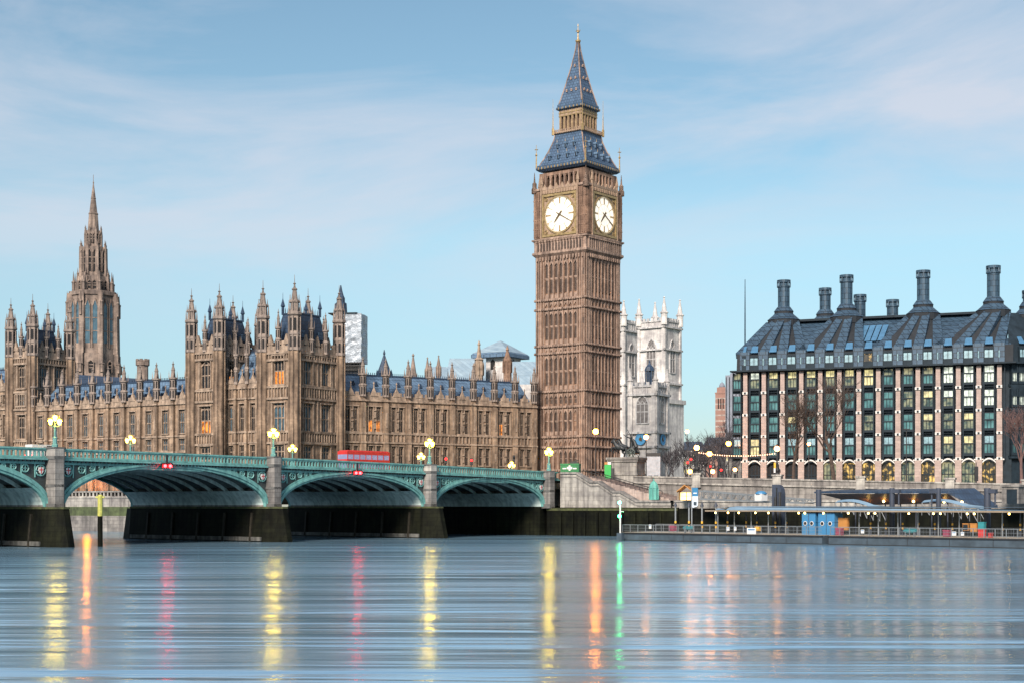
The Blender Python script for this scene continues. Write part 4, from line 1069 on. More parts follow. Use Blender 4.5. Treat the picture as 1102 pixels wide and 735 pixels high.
o = MB(); o.lathe([(.22,zc(47)),(.6,zc(45.5)),(.65,zc(44)),(.2,zc(43)),(.11,zc(36)),(.34,zc(35)),(.34,zc(34)),(.1,zc(33)),(.07,zc(29)),(.14,zc(28.5)),(.04,zc(26))],8)
for a in (0, math.pi/2): o.beam((-.7*math.cos(a),-.7*math.sin(a),zc(33.5)),(.7*math.cos(a),.7*math.sin(a),zc(33.5)),.1,.1)
obj('finial', o, M['gold'], ct)
# ================================================================== modern office building on the right
FA = Vector((X(795,311), 311.0)); FB = Vector((X(1088,291.5), 291.5)); fd = (FB-FA).normalized(); fn_ = Vector((-fd.y, fd.x))
FL = (FB-FA).length; fa_ = math.atan2(fd.y, fd.x)
office = thing('office_building', 'dark bronze and glass office block with pink stone piers and tall round roof chimneys', 'building', (FA.x,FA.y,0), fa_)
M['bronze_frame'] = mat('blue_black_bronze', (.014,.024,.034), .6, var=.35, scale=.7, spec=.2)
M['roof_recess'] = mat('dark_roof_recess', (.012,.016,.022), .8, var=.3)
M['roof_panel'] = mat('grey_bronze_roof_panel', (.052,.10,.155), .5, metal=.1, scale=.9, c2=(.032,.064,.105), brick=(1.3,1.0,.35,.09))
M['pink_pier'] = mat('pink_sandstone_pier', (.44,.345,.31), .8, scale=.7, c2=(.33,.255,.23), brick=(3,.55,.75))
M['knuckle'] = mat('white_stone_knuckle', (.62,.6,.58), .7, var=.08)
M['glass_teal'] = lit_mat('teal_office_glass', (.5,1,.9), .0, .13, .55, (.03,.09,.105)); M['glass_teal'].node_tree.nodes['Principled BSDF'].inputs['Roughness'].default_value = .08
M['skylight'] = mat('bright_blue_skylight', (.06,.16,.28), .2, var=.2)
M['glass_pale'] = mat('blinds_behind_glass', (.22,.36,.42), .25, scale=.8, var=.4, spec=.7)
M['lit_pale'] = lit_mat('pale_lit_office', (.95,1,.8), .12, .6, 1.3, (.3,.36,.34))
M['lit_warm'] = lit_mat('yellow_lit_office', (1,.85,.35), .06, .5, 1.1, (.3,.28,.18))
M['lit_dim'] = lit_mat('dimly_lit_office', (1,.85,.42), .0, .24, 1.0, (.03,.06,.06))
M['lit_amber'] = lit_mat('amber_lit_shop', (1,.62,.16), .0, .75, 1.1, (.035,.03,.02)); M['lit_amber'].node_tree.nodes['Map Range'].inputs['From Min'].default_value = .5; M['lit_amber'].node_tree.nodes['Map Range'].inputs['From Max'].default_value = .68
G1 = 8.86
Yf = 302.0
HF = [Z(494.4,Yf), Z(467.7,Yf), Z(443.8,Yf), Z(419.5,Yf), Z(394.5,Yf)]
pier_px = [802,821.4,841,861,881,901.4,922,943,964.3,985.8,1008,1030,1052.9,1075.5]
s0, s1 = on_line(802,FA,fd), on_line(1075.5,FA,fd)
PS = [s0+(s1-s0)*i/13 for i in range(14)]; BWD = PS[1]-PS[0]
o = MB(); o.box(.2,FL,1.3,24,G1-1,HF[4]); o.box(-1.0,FL+.5,.9,24.2,HF[4]-.4,HF[4]-.1)
obj('block', o, M['bronze_frame'], office)
pm = MB(); pm.box(-.6,.6,-.25,1.0,G1,HF[0]); pm.box(-.5,.5,-.1,1.0,HF[0],HF[2]); pm.box(-.42,.42,0,1.0,HF[2],HF[4]-.5)
pm.mi = 1
for h in HF[:4]: pm.box(-.52,.52,-.26,.2,h-.27,h+.27)
pm.box(-.9,-.6,-.1,.3,HF[0]-.3,HF[0]-.05); pm.box(.6,.9,-.1,.3,HF[0]-.3,HF[0]-.05)
pm.mi = 2
for h in HF[:4]: pm.box(-.2,.2,-.36,-.26,h-.18,h+.18)
for sx in (-1,1): pm.box(sx*.95-.09,sx*.95+.09,.15,.5,HF[0],HF[4])
pd = pm.data('stone_pier', [M['pink_pier'],M['knuckle'],M['bronze_frame']])
for s in PS: place('stone_pier', pd, office, (s,0,0))
def bay_window(w, h, glassA, glassB, key, _c={}):
    if (key,glassA,glassB) in _c: return _c[(key,glassA,glassB)]
    q = MB(); top = h*.66
    q.mi = 0; q.quad((-w/2,.25,h*.68),(w/2,.25,h*.68),(w/2,.25,h*.97),(-w/2,.25,h*.97))
    q.mi = 1; q.quad((-w/2,.0,h*.24),(w/2,.0,h*.24),(w/2,.0,h*.62),(-w/2,.0,h*.62))
    q.mi = 2
    q.box(-w/2-.15,w/2+.15,-.25,1,h*.62,h*.68); q.box(-w/2-.15,w/2+.15,-.12,1,h*.12,h*.24); q.box(-w/2-.3,w/2+.3,.5,1,0,h*.12)
    for x in (-w/2,w/2): q.box(x-.12,x+.12,-.1,1,h*.12,h)
    for x in (-w/6,w/6): q.box(x-.06,x+.06,-.08,.05,h*.24,h*.62)
    q.box(-.04,.04,.2,.28,h*.68,h)
    me = q.data('window', [M[glassA],M[glassB],M['bronze_frame']]); _c[(key,glassA,glassB)] = me; return me
lay = {  # (floor from the bottom, bay): (upper light, lower light)
}
rr = random.Random(3)
for fl in range(4):
    for b in range(-1,13):
        up, lo = ('glass_pale','glass_teal') if fl == 0 else ('glass_teal','glass_teal')
        q = rr.random()
        if fl == 3: up, lo = ('lit_pale' if q < .35 else 'lit_warm' if q < .6 else 'lit_dim', 'lit_dim' if q < .6 else 'glass_teal')
        if fl in (1,2) and q < .35: up, lo = 'lit_dim','lit_dim' if q < .22 else 'glass_teal'
        if fl == 1 and q > .82: up = 'lit_warm'
        if fl >= 2 and b >= 10: up = lo = 'lit_pale'
        if fl == 2 and b == 9: up, lo = 'lit_warm','lit_dim'
        if fl == 2 and b == 10: up, lo = 'lit_pale','lit_dim'
        if (fl,b) == (0,0): up = lo = 'lit_warm'
        if (fl,b) in ((1,11),(1,9),(0,10),(0,11)): up, lo = 'lit_warm','lit_dim'
        if (fl,b) == (1,0): up, lo = 'glass_teal','glass_teal'
        if (fl,b) == (3,6): up, lo = 'lit_warm','lit_warm'
        h = HF[fl+1]-HF[fl]; w = BWD*.5
        x = PS[0]+BWD*(b+.5)
        if b == -1: w = 1.6; x = PS[0]-1.75
        place('window', bay_window(w, h-.45, up, lo, (round(w,2),round(h,2))), office, (x,.35,HF[fl]))
gm = {}
for b in range(-1,13):                      # ground floor shop arches
    w = BWD-1.3; g = 'lit_amber' if b in (5,6,7,9,12) else 'dark'
    if b in (4,8,10,11): g = 'lit_dim'
    if g not in gm:
        q = MB(); q.box(-w/2,w/2,.9,1.0,G1,HF[0]-.6); q.mi = 1
        n = 8
        for i in range(n):
            a, c = -w/2+w*i/n, -w/2+w*(i+1)/n; k = lambda x: HF[0]-.9+.75*(1-(2*x/w)**2)
            q.add([(a,-.1,k(a)),(c,-.1,k(c)),(c,-.1,k(c)+.3),(a,-.1,k(a)+.3),(a,.9,k(a)),(c,.9,k(c))],[(0,1,2,3),(0,4,5,1)])
        q.mi = 2
        for x in (-w*.28,0,w*.28): q.box(x-.07,x+.07,.8,.9,G1,HF[0]-.9)
        q.box(-w/2,w/2,.78,.9,G1+2.6,G1+2.8); q.box(-w/2,w/2,.7,.92,G1,G1+.7 if g != 'dark' else G1+2.2)
        gm[g] = q.data('shop_window', [M[g],M['knuckle'],M['bronze_frame']])
    if b >= 0: place('shop_window', gm[g], office, (PS[0]+BWD*(b+.5),0,0))
# eaves ledge, dormer band and roof
E0z, E1z = HF[4]-.3, HF[4]+3.35
o = MB(); o.box(-1.6,FL+1.0,-1.0,1.5,E0z,E0z+.3)
o.mi = 1; o.add([(-.4,-.15,E0z+.3),(FL+.4,-.15,E0z+.3),(FL+.4,.3,E1z),(-.4,.3,E1z)],[(0,1,2,3)])
obj('eaves', o, [M['bronze_frame'],M['roof_recess']], office)
RH, RD_ = 7.4, 12.5                        # roof rise and run
RZ = E1z
o = MB(); o.add([(0,.3,RZ),(FL,.3,RZ),(FL-4.5,RD_,RZ+RH),(6.5,RD_,RZ+RH),(0,26,RZ),(FL,26,RZ)],[(0,1,2,3),(3,2,5,4),(0,3,4),(1,5,2)])
o.mi = 1; o.box(6,FL-4,RD_-1.5,RD_+1.5,RZ+RH-.1,RZ+RH+.35)
obj('roof', o, [M['roof_panel'],M['bronze_frame']], office)
dm = MB(); w = BWD*.4
dm.quad((-w/2,-.5,.95),(w/2,-.5,.95),(w/2,-.36,2.5),(-w/2,-.36,2.5)); dm.mi = 1
dm.box(-w/2-.2,w/2+.2,-.55,.3,-.0,.95); dm.box(-w/2-.2,-w/2,-.58,.3,.3,2.9); dm.box(w/2,w/2+.2,-.58,.3,.3,2.9); dm.box(-w/2-.2,w/2+.2,-.6,.3,2.5,2.9); dm.box(-.04,.04,-.53,-.34,.95,2.5)
dm.mi = 2; dm.add([(-w/2,-.3,3.5),(w/2,-.3,3.5),(w/2*.75,.9,4.9),(-w/2*.75,.9,4.9)],[(0,1,2,3)])
dd = dm.data('dormer_window', [M['glass_pale'],M['bronze_frame'],M['skylight']])
dm.v; dlit = dd.copy(); dlit.materials[0] = M['lit_amber'] = lit_mat('amber_lit_shop', (1,.62,.16), .0, .75, 1.1, (.035,.03,.02)); M['lit_amber'].node_tree.nodes['Map Range'].inputs['From Min'].default_value = .5; M['lit_amber'].node_tree.nodes['Map Range'].inputs['From Max'].default_value = .68
for b in range(-1,13):
    x = PS[0]+BWD*(b+.5)
    place('dormer_window', dlit if b == 6 else dd, office, (x if b >= 0 else 1.2,0,E0z+.3), 0, None if b >= 0 else (.45,1,1))
sm = MB(); sm.box(-.13,.13,-.5,-.4,.9,2.2); sm.mi = 1; sm.box(-.2,.2,-.5,.2,0,.9); sm.box(-.98,-.2,-.5,.3,0,3.65); sm.box(.2,.98,-.5,.3,0,3.65); sm.box(-.2,.2,-.5,.3,2.2,3.65)
sd = sm.data('pier_head', [M['glass_pale'],M['roof_panel']])
for s in PS: place('pier_head', sd, office, (s,0,E0z+.3))
# chimneys: photo x, top y, base y, fan bays
def local(px, y):                           # local x of the sight line px at local depth y
    A = FA+fn_*y; return on_line(px, A, fd)
chim = [(843.5,302,(-1,3)),(911,296.5,(3,6)),(993.5,291.5,(7,10)),(1069,286.5,(10,13))]
ribs = MB()
def chimney(x, y, zb_, top, k, name='chimney', cone=True):
    o = MB(); r = 1.22*k
    if cone:
        o.mi = 3; o.lathe([(3.3*k,zb_-1.9),(3.3*k,zb_-.5)],16,x,y); o.mi = 0; o.lathe([(3.4*k,zb_-.5),(3.1*k,zb_-.3),(1.95*k,zb_+.75)],16,x,y); o.mi = 3; o.lathe([(1.95*k,zb_+.75),(1.95*k,zb_+1.25)],16,x,y); o.mi = 0; o.lathe([(2.05*k,zb_+1.25),(r*1.1,zb_+2.2)],16,x,y)
    o.mi = 1; o.lathe([(r,zb_+(2.1 if cone else -3)),(r,top-1.5),(r*1.16,top-1.5),(r*1.16,top-1.25),(r*.9,top-1.25),(r*.9,top-.5)],16,x,y)
    o.lathe([(r*1.16,top-.5),(r*1.16,top-.0),(r*.6,top)],16,x,y)
    for i in range(8):
        a = i*math.pi/4+.2; o.bx(x+r*1.05*math.cos(a),y+r*1.05*math.sin(a),top-1.3,.22,.22,.9)
    o.mi = 2; o.lathe([(r*.8,top-1.3),(r*.8,top-.45)],12,x,y)
    return obj(name, o, [M['roof_panel'],M['chimney_m'],M['glass_pale'],M['roof_recess']], office)
M['chimney_m'] = mat('blue_grey_chimney_panel', (.05,.10,.15), .45, metal=.2, scale=.8, c2=(.035,.07,.11), brick=(1.0,1.1,.4,.07))
for px, ty, (b0,b1) in chim:
    y = RD_-3.2; x = local(px, y); Yw_ = (FA+fd*x+fn_*y).y
    zt_ = Z(ty, Yw_); zb_ = RZ+RH+.6
    chimney(x, y, zb_, zt_, 1.0)
    ends = [b0+j for j in range(b1-b0+1)]
    n = len(ends); edge = []
    for i, e in enumerate(ends):            # lead ribs fanning from the chimney foot to the pier heads
        q = i/(n-1); xe = min(max(PS[0]+BWD*e,.3),FL-.2); w0, w1 = .98, .72
        xt = x-2.7+5.4*q; yt = y-3.2*math.sin(math.pi*(.12+.76*q)); zt2 = zb_-.9
        zr = RZ+.25; h = .55; edge.append((xe,xt,yt,zt2))
        a = (xe-w0,.2,zr); b = (xe+w0,.2,zr); c = (xt+w1,yt,zt2); d = (xt-w1,yt,zt2)
        ribs.add([a,b,c,d,(a[0],a[1]+.4,a[2]-h*2),(b[0],b[1]+.4,b[2]-h*2),(c[0],c[1]+.4,c[2]-h*2),(d[0],d[1]+.4,d[2]-h*2)],[(0,1,2,3),(0,3,7,4),(1,5,6,2),(0,4,5,1)])
    ribs.mi = 1
    for (xa,ta,ya,za),(xb,tb,yb,zb3) in zip(edge, edge[1:]):
        ribs.quad((xa,.75,RZ+.2),(xb,.75,RZ+.2),(tb,yb+.25,zb3-.15),(ta,ya+.25,za-.15))
    ribs.mi = 0
obj('roof_ribs', ribs, [M['roof_panel'],M['roof_recess']], office)
for px, ty in ((888,310.5),(925.5,317.5),(960.5,323)):
    y = 19; x = local(px,y); Yw_ = (FA+fd*x+fn_*y).y
    chimney(x, y, Z(345,Yw_), Z(ty,Yw_), .95, 'chimney', px == 888)
o = MB()                                    # blue skylight between the two middle fans
xa, xb = local(924,4.5), local(952,4.5)
for k in range(4):
    x0 = xa+(xb-xa)*k/4+.1; x1 = xa+(xb-xa)*(k+1)/4-.1
    zf = lambda y: RZ+RH*(y-.3)/(RD_-.3)
    o.add([(x0,2.6,zf(2.6)+.5),(x1,2.6,zf(2.6)+.5),(x1+.3,8.8,zf(8.8)+.5),(x0+.3,8.8,zf(8.8)+.5)],[(0,1,2,3)])
obj('skylight', o, M['skylight'], office)
# turned corner on the right
o = MB(); C1 = FL; 
P = [(C1,.6),(C1+6,4.5),(C1+13,12),(C1+10,20),(C1,20)]
o.prism(P, HF[0], HF[4]); 
o.prism([(C1,1.6),(C1+5,5.5),(C1+12,13),(C1+10,20),(C1,20)], G1, HF[0]); o.prism([(C1-.2,-.6),(C1+6.6,3.6),(C1+14,12),(C1+10,21),(C1,21)], E0z, E0z+.3)
o.prism([(C1,0),(C1+6,4),(C1+13,12),(C1+10,20),(C1,20)], E0z+.3, RZ, .95, (C1,12))
o.prism([(C1-.5,.3),(C1+6,4.3),(C1+12.6,12),(C1+10,20),(C1-.5,20)], RZ, RZ+RH-.6, .35, (C1-1.5,11.5))
obj('corner_block', o, M['bronze_frame'], office)
ang = math.atan2(3.9,6)
for fl in range(4):
    h = HF[fl+1]-HF[fl]
    for k in range(5):
        t = .1+.2*k; up = 'lit_pale' if fl > 1 and k < 2 else 'glass_blue' if fl > 0 else 'glass_teal'
        place('window', bay_window(1.0,h-.45,up,up if fl != 1 else 'glass_teal',('c',round(h,2))), office, (C1+6*t,.6+3.9*t-.06,HF[fl]), ang)
for k in range(2):
    place('dormer_window', dd, office, (C1+6*(.3+.45*k),4*(.3+.45*k)+.35,E0z+.3), ang, (.8,1,1))
xq, yq = local(1107,11), 11
chimney(xq, yq, RZ+RH-.4, RZ+RH+4, .9)
o = MB(); Yp = (FA+fn_*3).y; px_ = X(801.5,Yp)
t = thing('flagpole', 'tall thin bare pole at the left end of the office roof', 'flagpole', (X(801.8,318),318,0))
o.lathe([(.17,E1z),(.14,Z(340,318)),(.07,Z(301,318))],6); obj('pole', o, M['chimney_m'], t)
o = MB(); o.bx(0,0,E1z-.4,1.0,1.0,1.2); o.lathe([(.4,E1z+.8),(.25,E1z+1.6)],8); obj('foot', o, M['bronze_frame'], t)

# ================================================================== white church tower and abbey
def gothic_win(w, h, n, deep=.25, frame='stone_white_trim'):
    o = MB(); o.mi = 0
    pts = [(-w/2,0),(w/2,0),(w/2,h*.7),(w*.3,h*.9),(0,h),(-w*.3,h*.9),(-w/2,h*.7)]
    o.add([(x,-.02,z) for x,z in pts],[tuple(range(7))]); o.mi = 1
    for a, b in zip(pts, pts[1:]+pts[:1]): o.beam((a[0],-.1,a[1]),(b[0],-.1,b[1]),.3,.3)
    for k in range(1,n): x = -w/2+w*k/n; o.box(x-.1,x+.1,-.15,0,0,h*.75)
    o.box(-w/2,w/2,-.14,0,h*.4,h*.4+.25); o.box(-w/2,w/2,-.14,0,h*.68,h*.68+.22)
    for k in range(n):
        c = -w/2+w*(k+.5)/n; o.beam((c-w/n/2,-.1,h*.68),(c,-.1,h*.82),.14,.14); o.beam((c+w/n/2,-.1,h*.68),(c,-.1,h*.82),.14,.14)
    return o.data('window', [M['dark_win'], M[frame]])
M['dark_win'] = mat('dim_leaded_window', (.16,.15,.15), .4, scale=1.2, var=.5)
M['blue_dial'] = mat('blue_dial', (.08,.3,.55), .5, var=.1)
def church_tower(name, label, pxc, Yc, w, rz, tops, stages_, wins, pin, wall='stone_abbey', trim='stone_white_trim', battl=True, butt=1.0, foot=None):
    """near corner seen at pxc; square side w; tops: parapet py, base z; stages_: string py list"""
    z = lambda py: Z(py, Yc)
    cd = Vector((math.cos(rz), math.sin(rz))); cn = Vector((-cd.y, cd.x))   # local x, y
    near = Vector((X(pxc,Yc), Yc)); ctr = near - cd*(w/2) + cn*(w/2)
    t = thing(name, label, 'church tower', (ctr.x,ctr.y,0), rz)
    o = MB(); h = w/2; zt_ = z(tops)
    o.sq([(h-.25,G0),(h-.25,zt_)])
    def f(o):
        o.mi = 0
        for sx in (-1,1): o.box(sx*(h-butt*.5)-butt*.5,sx*(h-butt*.5)+butt*.5,-h-.3,-h+.5,G0,zt_+.3)
        o.mi = 1
        for py in stages_: o.box(-h-.55,h+.55,-h-.55,-h+.3,z(py)-.25,z(py)+.35)
        k = -h+.4
        while k < h-.9: o.box(k,k+1.0,-h-.15,-h+.35,zt_,zt_+1.1); k += 1.75
        o.box(-h,h,-h-.12,-h+.3,zt_-.3,zt_+.15)
        n = int(w/1.3)
        for k in range(1,n): u = -h+w*k/n; o.box(u-.09,u+.09,-h+.05,-h+.3,z(stages_[0])+.4,zt_-.3)
    four(o, f); obj('tower_wall', o, [M[wall],M[trim]], t)
    for (k, u, py0, py1, ww, n) in wins:
        place('window', gothic_win(ww, z(py1)-z(py0), n, frame=trim), t, Matrix.Rotation(k*math.pi/2,4,'Z') @ Vector((u,-h+.2,z(py0))), k*math.pi/2)
    ph, pr = pin; o = MB(); H = ph*Yc/F
    o.lathe([(pr,-1.5),(pr,H*.28),(pr*1.3,H*.3),(pr*1.3,H*.34),(pr*.85,H*.37),(pr*.18,H*.93),(pr*.4,H*.945),(.04,H)],8)
    me = o.data('pinnacle', M[wall])
    for sx in (-1,1):
        for sy_ in (-1,1): place('pinnacle', me, t, (sx*(h-.3),sy_*(h-.3),zt_))
    return t
abb = church_tower('church_tower', 'tall white twin pinnacled abbey tower rising behind the smaller church tower', 715, 560, 11.5, R(-38), 345, [352,375.5,412,434],
    [(0,0,400,364,4.2,3),(0,0,432,414,3,2),(1,0,400,364,3.6,2),(1,0,470,440,3.4,2)], (26,1.2))
church_tower('church_tower', 'white abbey tower half hidden by the clock tower', 671.5, 590, 11, R(-38), 347, [356,378,414], [(0,2,404,368,4,2),(1,0,404,368,4,2)], (24,1.25))
o = MB(); w = 9; p = abb.location
o.M = Matrix.Identity(4); o.sq([(6.5,G0),(6.5,Z(434,560)),(7.1,Z(433.5,560)),(7.1,Z(429,560)),(5.6,Z(428.5,560))])
obj('lower_stage', o, M['stone_white_trim'], abb)
st = church_tower('church_tower', 'low white church tower with corner pinnacles and two blue round dials', 706, 440, 8.7, R(-30), 414.5, [424,465,480.5],
    [(0,0,455,424.5,3.9,3),(1,0,455,424,3.0,2)], (20,.75), wall='stone_white', butt=1.3)
for k in (0,1):
    o = MB(); n = 20
    o.add([(1.5*math.cos(2*math.pi*i/n),0,1.5*math.sin(2*math.pi*i/n)) for i in range(n)],[tuple(range(n))]); o.mi = 1
    o.tube([(1.55*math.cos(2*math.pi*i/n),-.05,1.55*math.sin(2*math.pi*i/n)) for i in range(n+1)],.16,5); o.mi = 2
    o.beam((0,-.1,0),(0,-.1,1.1),.18,.08); o.beam((0,-.1,0),(.5,-.1,-.5),.2,.08)
    o.add([(.55*math.cos(2*math.pi*i/n),-.03,.55*math.sin(2*math.pi*i/n)) for i in range(n)],[tuple(range(n))])
    obj('clock_dial', o, [M['blue_dial'],M['blue_dial'],M['hand']], st, Matrix.Rotation(k*math.pi/2,4,'Z') @ Vector((0 if k else -.5,-4.5,Z(472,440))), k*math.pi/2)
t = thing('roof_lantern', 'dark lead octagonal cupola standing between the two white towers', 'cupola', (X(699,470),470,0))
z = lambda py: Z(py,470)
o = MB(); o.lathe([(1.9,z(432)),(1.9,z(414))],8); o.mi = 1
for k in range(8): a = k*math.pi/4+.39; o.beam((1.35*math.cos(a),1.35*math.sin(a),z(414)),(1.35*math.cos(a),1.35*math.sin(a),z(399)),.3,.3)
o.lathe([(1.0,z(414)),(1.0,z(399))],8); o.lathe([(1.55,z(399)),(1.45,z(397)),(1.15,z(394.5)),(.5,z(392.5)),(.25,z(390)),(.35,z(389)),(.05,z(387))],8)
obj('cupola', o, [M['stone_white_trim'], M['slate_dark']], t)

# ================================================================== abbey lantern with low pyramid roof and the pale roofs
t = thing('abbey_church', 'pale abbey church with low pyramid roof on a white crossing tower and sheet lead roofs', 'church', (0,0,0))
Y = 520.0; z = lambda py: Z(py,Y)
o = MB(); c = X(538.5,Y); h = 20*Y/F*1.0
o.at(c,Y,0,R(-30)); a = h*.80; o.sq([(a,G0),(a,z(386))]); obj('crossing_tower', o, M['stone_white'], t)
o = MB(); o.at(c,Y,0,R(-30)); a2 = h*1.15; o.sq([(a2,z(386)),(a2,z(382.5)),(a2*.96,z(381.5)),(a2*.9,z(380.5))]); obj('eaves', o, M['slate'], t)
o = MB(); o.at(c,Y,0,R(-30)); o.sq([(a2*.95,z(381)),(.02,z(366.5))]); obj('pyramid_roof', o, M['lead_pale'], t)
o = MB(); Mx = Matrix.Translation((c,Y,0)) @ Matrix.Rotation(R(-30),4,'Z')
for k in (0,1):
    o.M = Mx @ Matrix.Rotation(k*math.pi/2,4,'Z'); o.mi = 0
    o.add([(-.9,-a-.02,z(399)),(.9,-a-.02,z(399)),(.9,-a-.02,z(390)),(0,-a-.02,z(387.5)),(-.9,-a-.02,z(390))],[(0,1,2,3,4)])
obj('belfry_window', o, M['dark'], t)
def gable(name, pxa, pxb, py_ridge, py_eave, Y, run, slope_px=0):
    o = MB(); x0, x1 = X(pxa,Y), X(pxb,Y); zr, ze = Z(py_ridge,Y), Z(py_eave,Y); s = slope_px*Y/F
    o.add([(x0+s,Y,zr),(x1,Y,zr),(x1,Y-run,ze),(x0-s*.4,Y-run,ze),(x1,Y+run,ze),(x0-s*.4,Y+run,ze)],[(0,3,2,1),(0,1,4,5),(0,5,3),(1,2,4)])
    o.mi = 1; o.box(x0-s*.4,x1,Y-run,Y+run,G0,ze)
    return obj(name, o, [M['lead_pale'],M['stone_white']], t)
gable('nave_roof', 481, 523, 385.5, 413, 512, 10, 3); gable('aisle_roof', 459, 482, 394.5, 413, 500, 9, 2); gable('transept_roof', 551, 600, 389, 416, 508, 10, -1)
# ---- wrapped scaffold tower
Y = 430.0; z = lambda py: Z(py,Y)
t = thing('wrapped_tower', 'tower wrapped in crinkled silvery white scaffold sheeting behind the corner tower', 'scaffolded tower', (X(378,Y),Y,0), R(-8))
M['sheet'] = mat('silver_sheeting', (.27,.31,.36), .4, scale=.9, var=.35, bump=.9, metal=.2)
o = MB(); h = 14.5*Y/F; n = 14; rw = random.Random(5)
zs = [z(391)+(z(339.5)-z(391))*j/n for j in range(n+1)]
ring = []
for j, zz in enumerate(zs):
    for i in range(24):
        sd, q = divmod(i,6); u = -h+2*h*q/6; b = h+rw.uniform(-.16,.16)
        p = [(u,-b),(b,u),(-u,b),(-b,-u)][sd]; ring.append((p[0],p[1],zz+rw.uniform(-.1,.1)))
o.add(ring,[(j*24+i,j*24+(i+1)%24,(j+1)*24+(i+1)%24,(j+1)*24+i) for j in range(n) for i in range(24)]+[tuple(n*24+i for i in range(24))])
obj('sheeting', o, M['sheet'], t)
o = MB(); o.bx(-1.5,0,z(339.5),2*h+.6,2*h+.8,.25); obj('deck_plate', o, M['bronze_frame'], t); o = MB()
for i in range(9): 
    x = -h+2*h*i/8; o.tube([(x,-h-.3,z(402)),(x,-h-.3,z(390.5))],.09,4)
for py in (392,395,398.5): o.bx(0,-h-.2,z(py),2*h+1.2,.5,.22)
o.sq([(h-.8,z(404)),(h-.8,z(391))])
obj('scaffold', o, M['black'], t)
o = MB(); o.lathe([(1.9,z(338)),(1.7,z(326)),(1.2,z(324.5)),(1.2,z(320)),(.9,z(318)),(.5,z(313)),(.15,z(306))],8,X(364.5,Y)-X(378,Y),2); obj('lead_spirelet', o, M['slate_dark'], t)
# ---- small spires seen over the palace roof
def spirelet(px, top, base, wpx, Y, label, matk='stone_spire', cat='spire', prof=None, name='stone_spire'):
    u = Y/F; z = lambda py: Z(py,Y); h = z(top)-z(base)
    t = thing(name, label, cat, (X(px,Y),Y,0)); o = MB(); w = wpx*u/2
    o.lathe([(w,z(base)-12),(w,z(base)),*( [(w*a, z(base)+h*b) for a,b in prof] if prof else [(w*1.1,z(base)+h*.05),(w*.55,z(base)+h*.55),(w*.2,z(base)+h*.88),(.45*w,z(base)+h*.9),(.03,z(top))])],8)
    obj('spire', o, M[matk], t)
    o = MB()
    for k in range(8): a = k*math.pi/4; o.lathe([(w*.16,z(base)-2),(w*.16,z(base)+h*.1),(.02,z(base)+h*.25)],4,w*1.1*math.cos(a),w*1.1*math.sin(a))
    obj('crown_pinnacles', o, M[matk], t)
spirelet(444.6, 380, 407, 7.5, 430, 'slender pale stone spire over the palace roof')
spirelet(460, 384, 400, 5, 440, 'short dark finial spire just right of the slender stone one')
spirelet(472, 382, 397, 5, 445, 'thin dark spire rising from the pale abbey roof edge')
spirelet(413.5, 376, 404, 14, 415, 'dark blue pyramid capped turret behind the north range', 'slate_dark', 'turret', [(1.15,.1),(.95,.2),(.45,.55),(.12,.8),(.2,.84),(.03,1)], 'roof_turret')
spirelet(515.5, 366, 396, 9, 420, 'tall pinnacled stone turret in front of the abbey roof', 'stone_trim', 'turret', [(1.0,.1),(.95,.28),(1.2,.3),(.6,.38),(.25,.8),(.4,.83),(.03,1)], 'roof_turret')
spirelet(546, 371.5, 392, 8.5, 372, 'dark brown octagonal turret nearest the clock tower', 'stone_tower', 'turret', [(1.0,.1),(1.15,.16),(1.15,.24),(.7,.4),(.3,.72),(.45,.75),(.03,1)], 'roof_turret')
t = thing('castellated_turret', 'squat castellated stone turret standing on the palace roof', 'turret', (X(153.5,400),400,0)); z = lambda py: Z(py,400)
o = MB(); u = 400/F
o.lathe([(6*u,z(420)),(6*u,z(394)),(7.4*u,z(393)),(7.4*u,z(389)),(5.5*u,z(389))],8,rot=.39)
for k in range(8): a = k*math.pi/4; o.M = Matrix.Rotation(a,4,'Z'); o.box(5.9*u,7.1*u,-.42,.42,z(389),z(386.3))
o.M = Matrix.Identity(4); obj('turret_wall', o, M['stone_spire'], t)
t = thing('hall_roof', 'dark blue hall roof behind the low palace range', 'roof', (0,0,0)); o = MB(); Y = 395
o.add([(X(70,Y),Y,Z(402,Y)),(X(198,Y),Y+12,Z(407,Y)),(X(198,Y),Y-3,Z(418,Y)),(X(70,Y),Y-12,Z(418,Y)),(X(198,Y),Y+24,Z(418,Y)),(X(70,Y),Y+12,Z(418,Y))],[(0,3,2,1),(0,1,4,5)]); obj('roof', o, M['slate_dark'], t)
o = MB(); o.box(X(70,Y),X(198,Y),Y-2,Y+12,G0,Z(418.5,Y)); obj('hall_wall', o, M['stone'], t)

# ================================================================== distant townscape right of the abbey
M['far_brick'] = mat('far_striped_brick', (.30,.17,.14), .9, scale=.4, c2=(.22,.13,.11))
M['far_grey'] = mat('far_concrete', (.2,.22,.27), .9, scale=.2, var=.2)
Y = 900; u = Y/F; z = lambda py: Z(py,Y)
t = thing('campanile', 'distant red and white striped brick bell tower with small grey dome', 'tower', (X(777,Y),Y,0), R(-20))
o = MB(); o.sq([(6*u,G0),(6*u,z(424)),(6.4*u,z(423.5)),(6.4*u,z(422.5)),(4.6*u,z(422)),(4.6*u,z(417)),(3.4*u,z(416.5))]); o.mi = 1
for py in range(428,480,6): o.sq([(6.06*u,z(py+1.6)),(6.06*u,z(py))])
o.mi = 2
for k in range(4):
    o.M = Matrix.Rotation(k*math.pi/2,4,'Z')
    for q in (-2.6,0,2.6): o.box(q*u-.6*u,q*u+.6*u,-6.12*u,-6*u,z(440),z(429))
o.M = Matrix.Identity(4); obj('shaft', o, [M['far_brick'],M['granite_pink'],M['dark']], t)
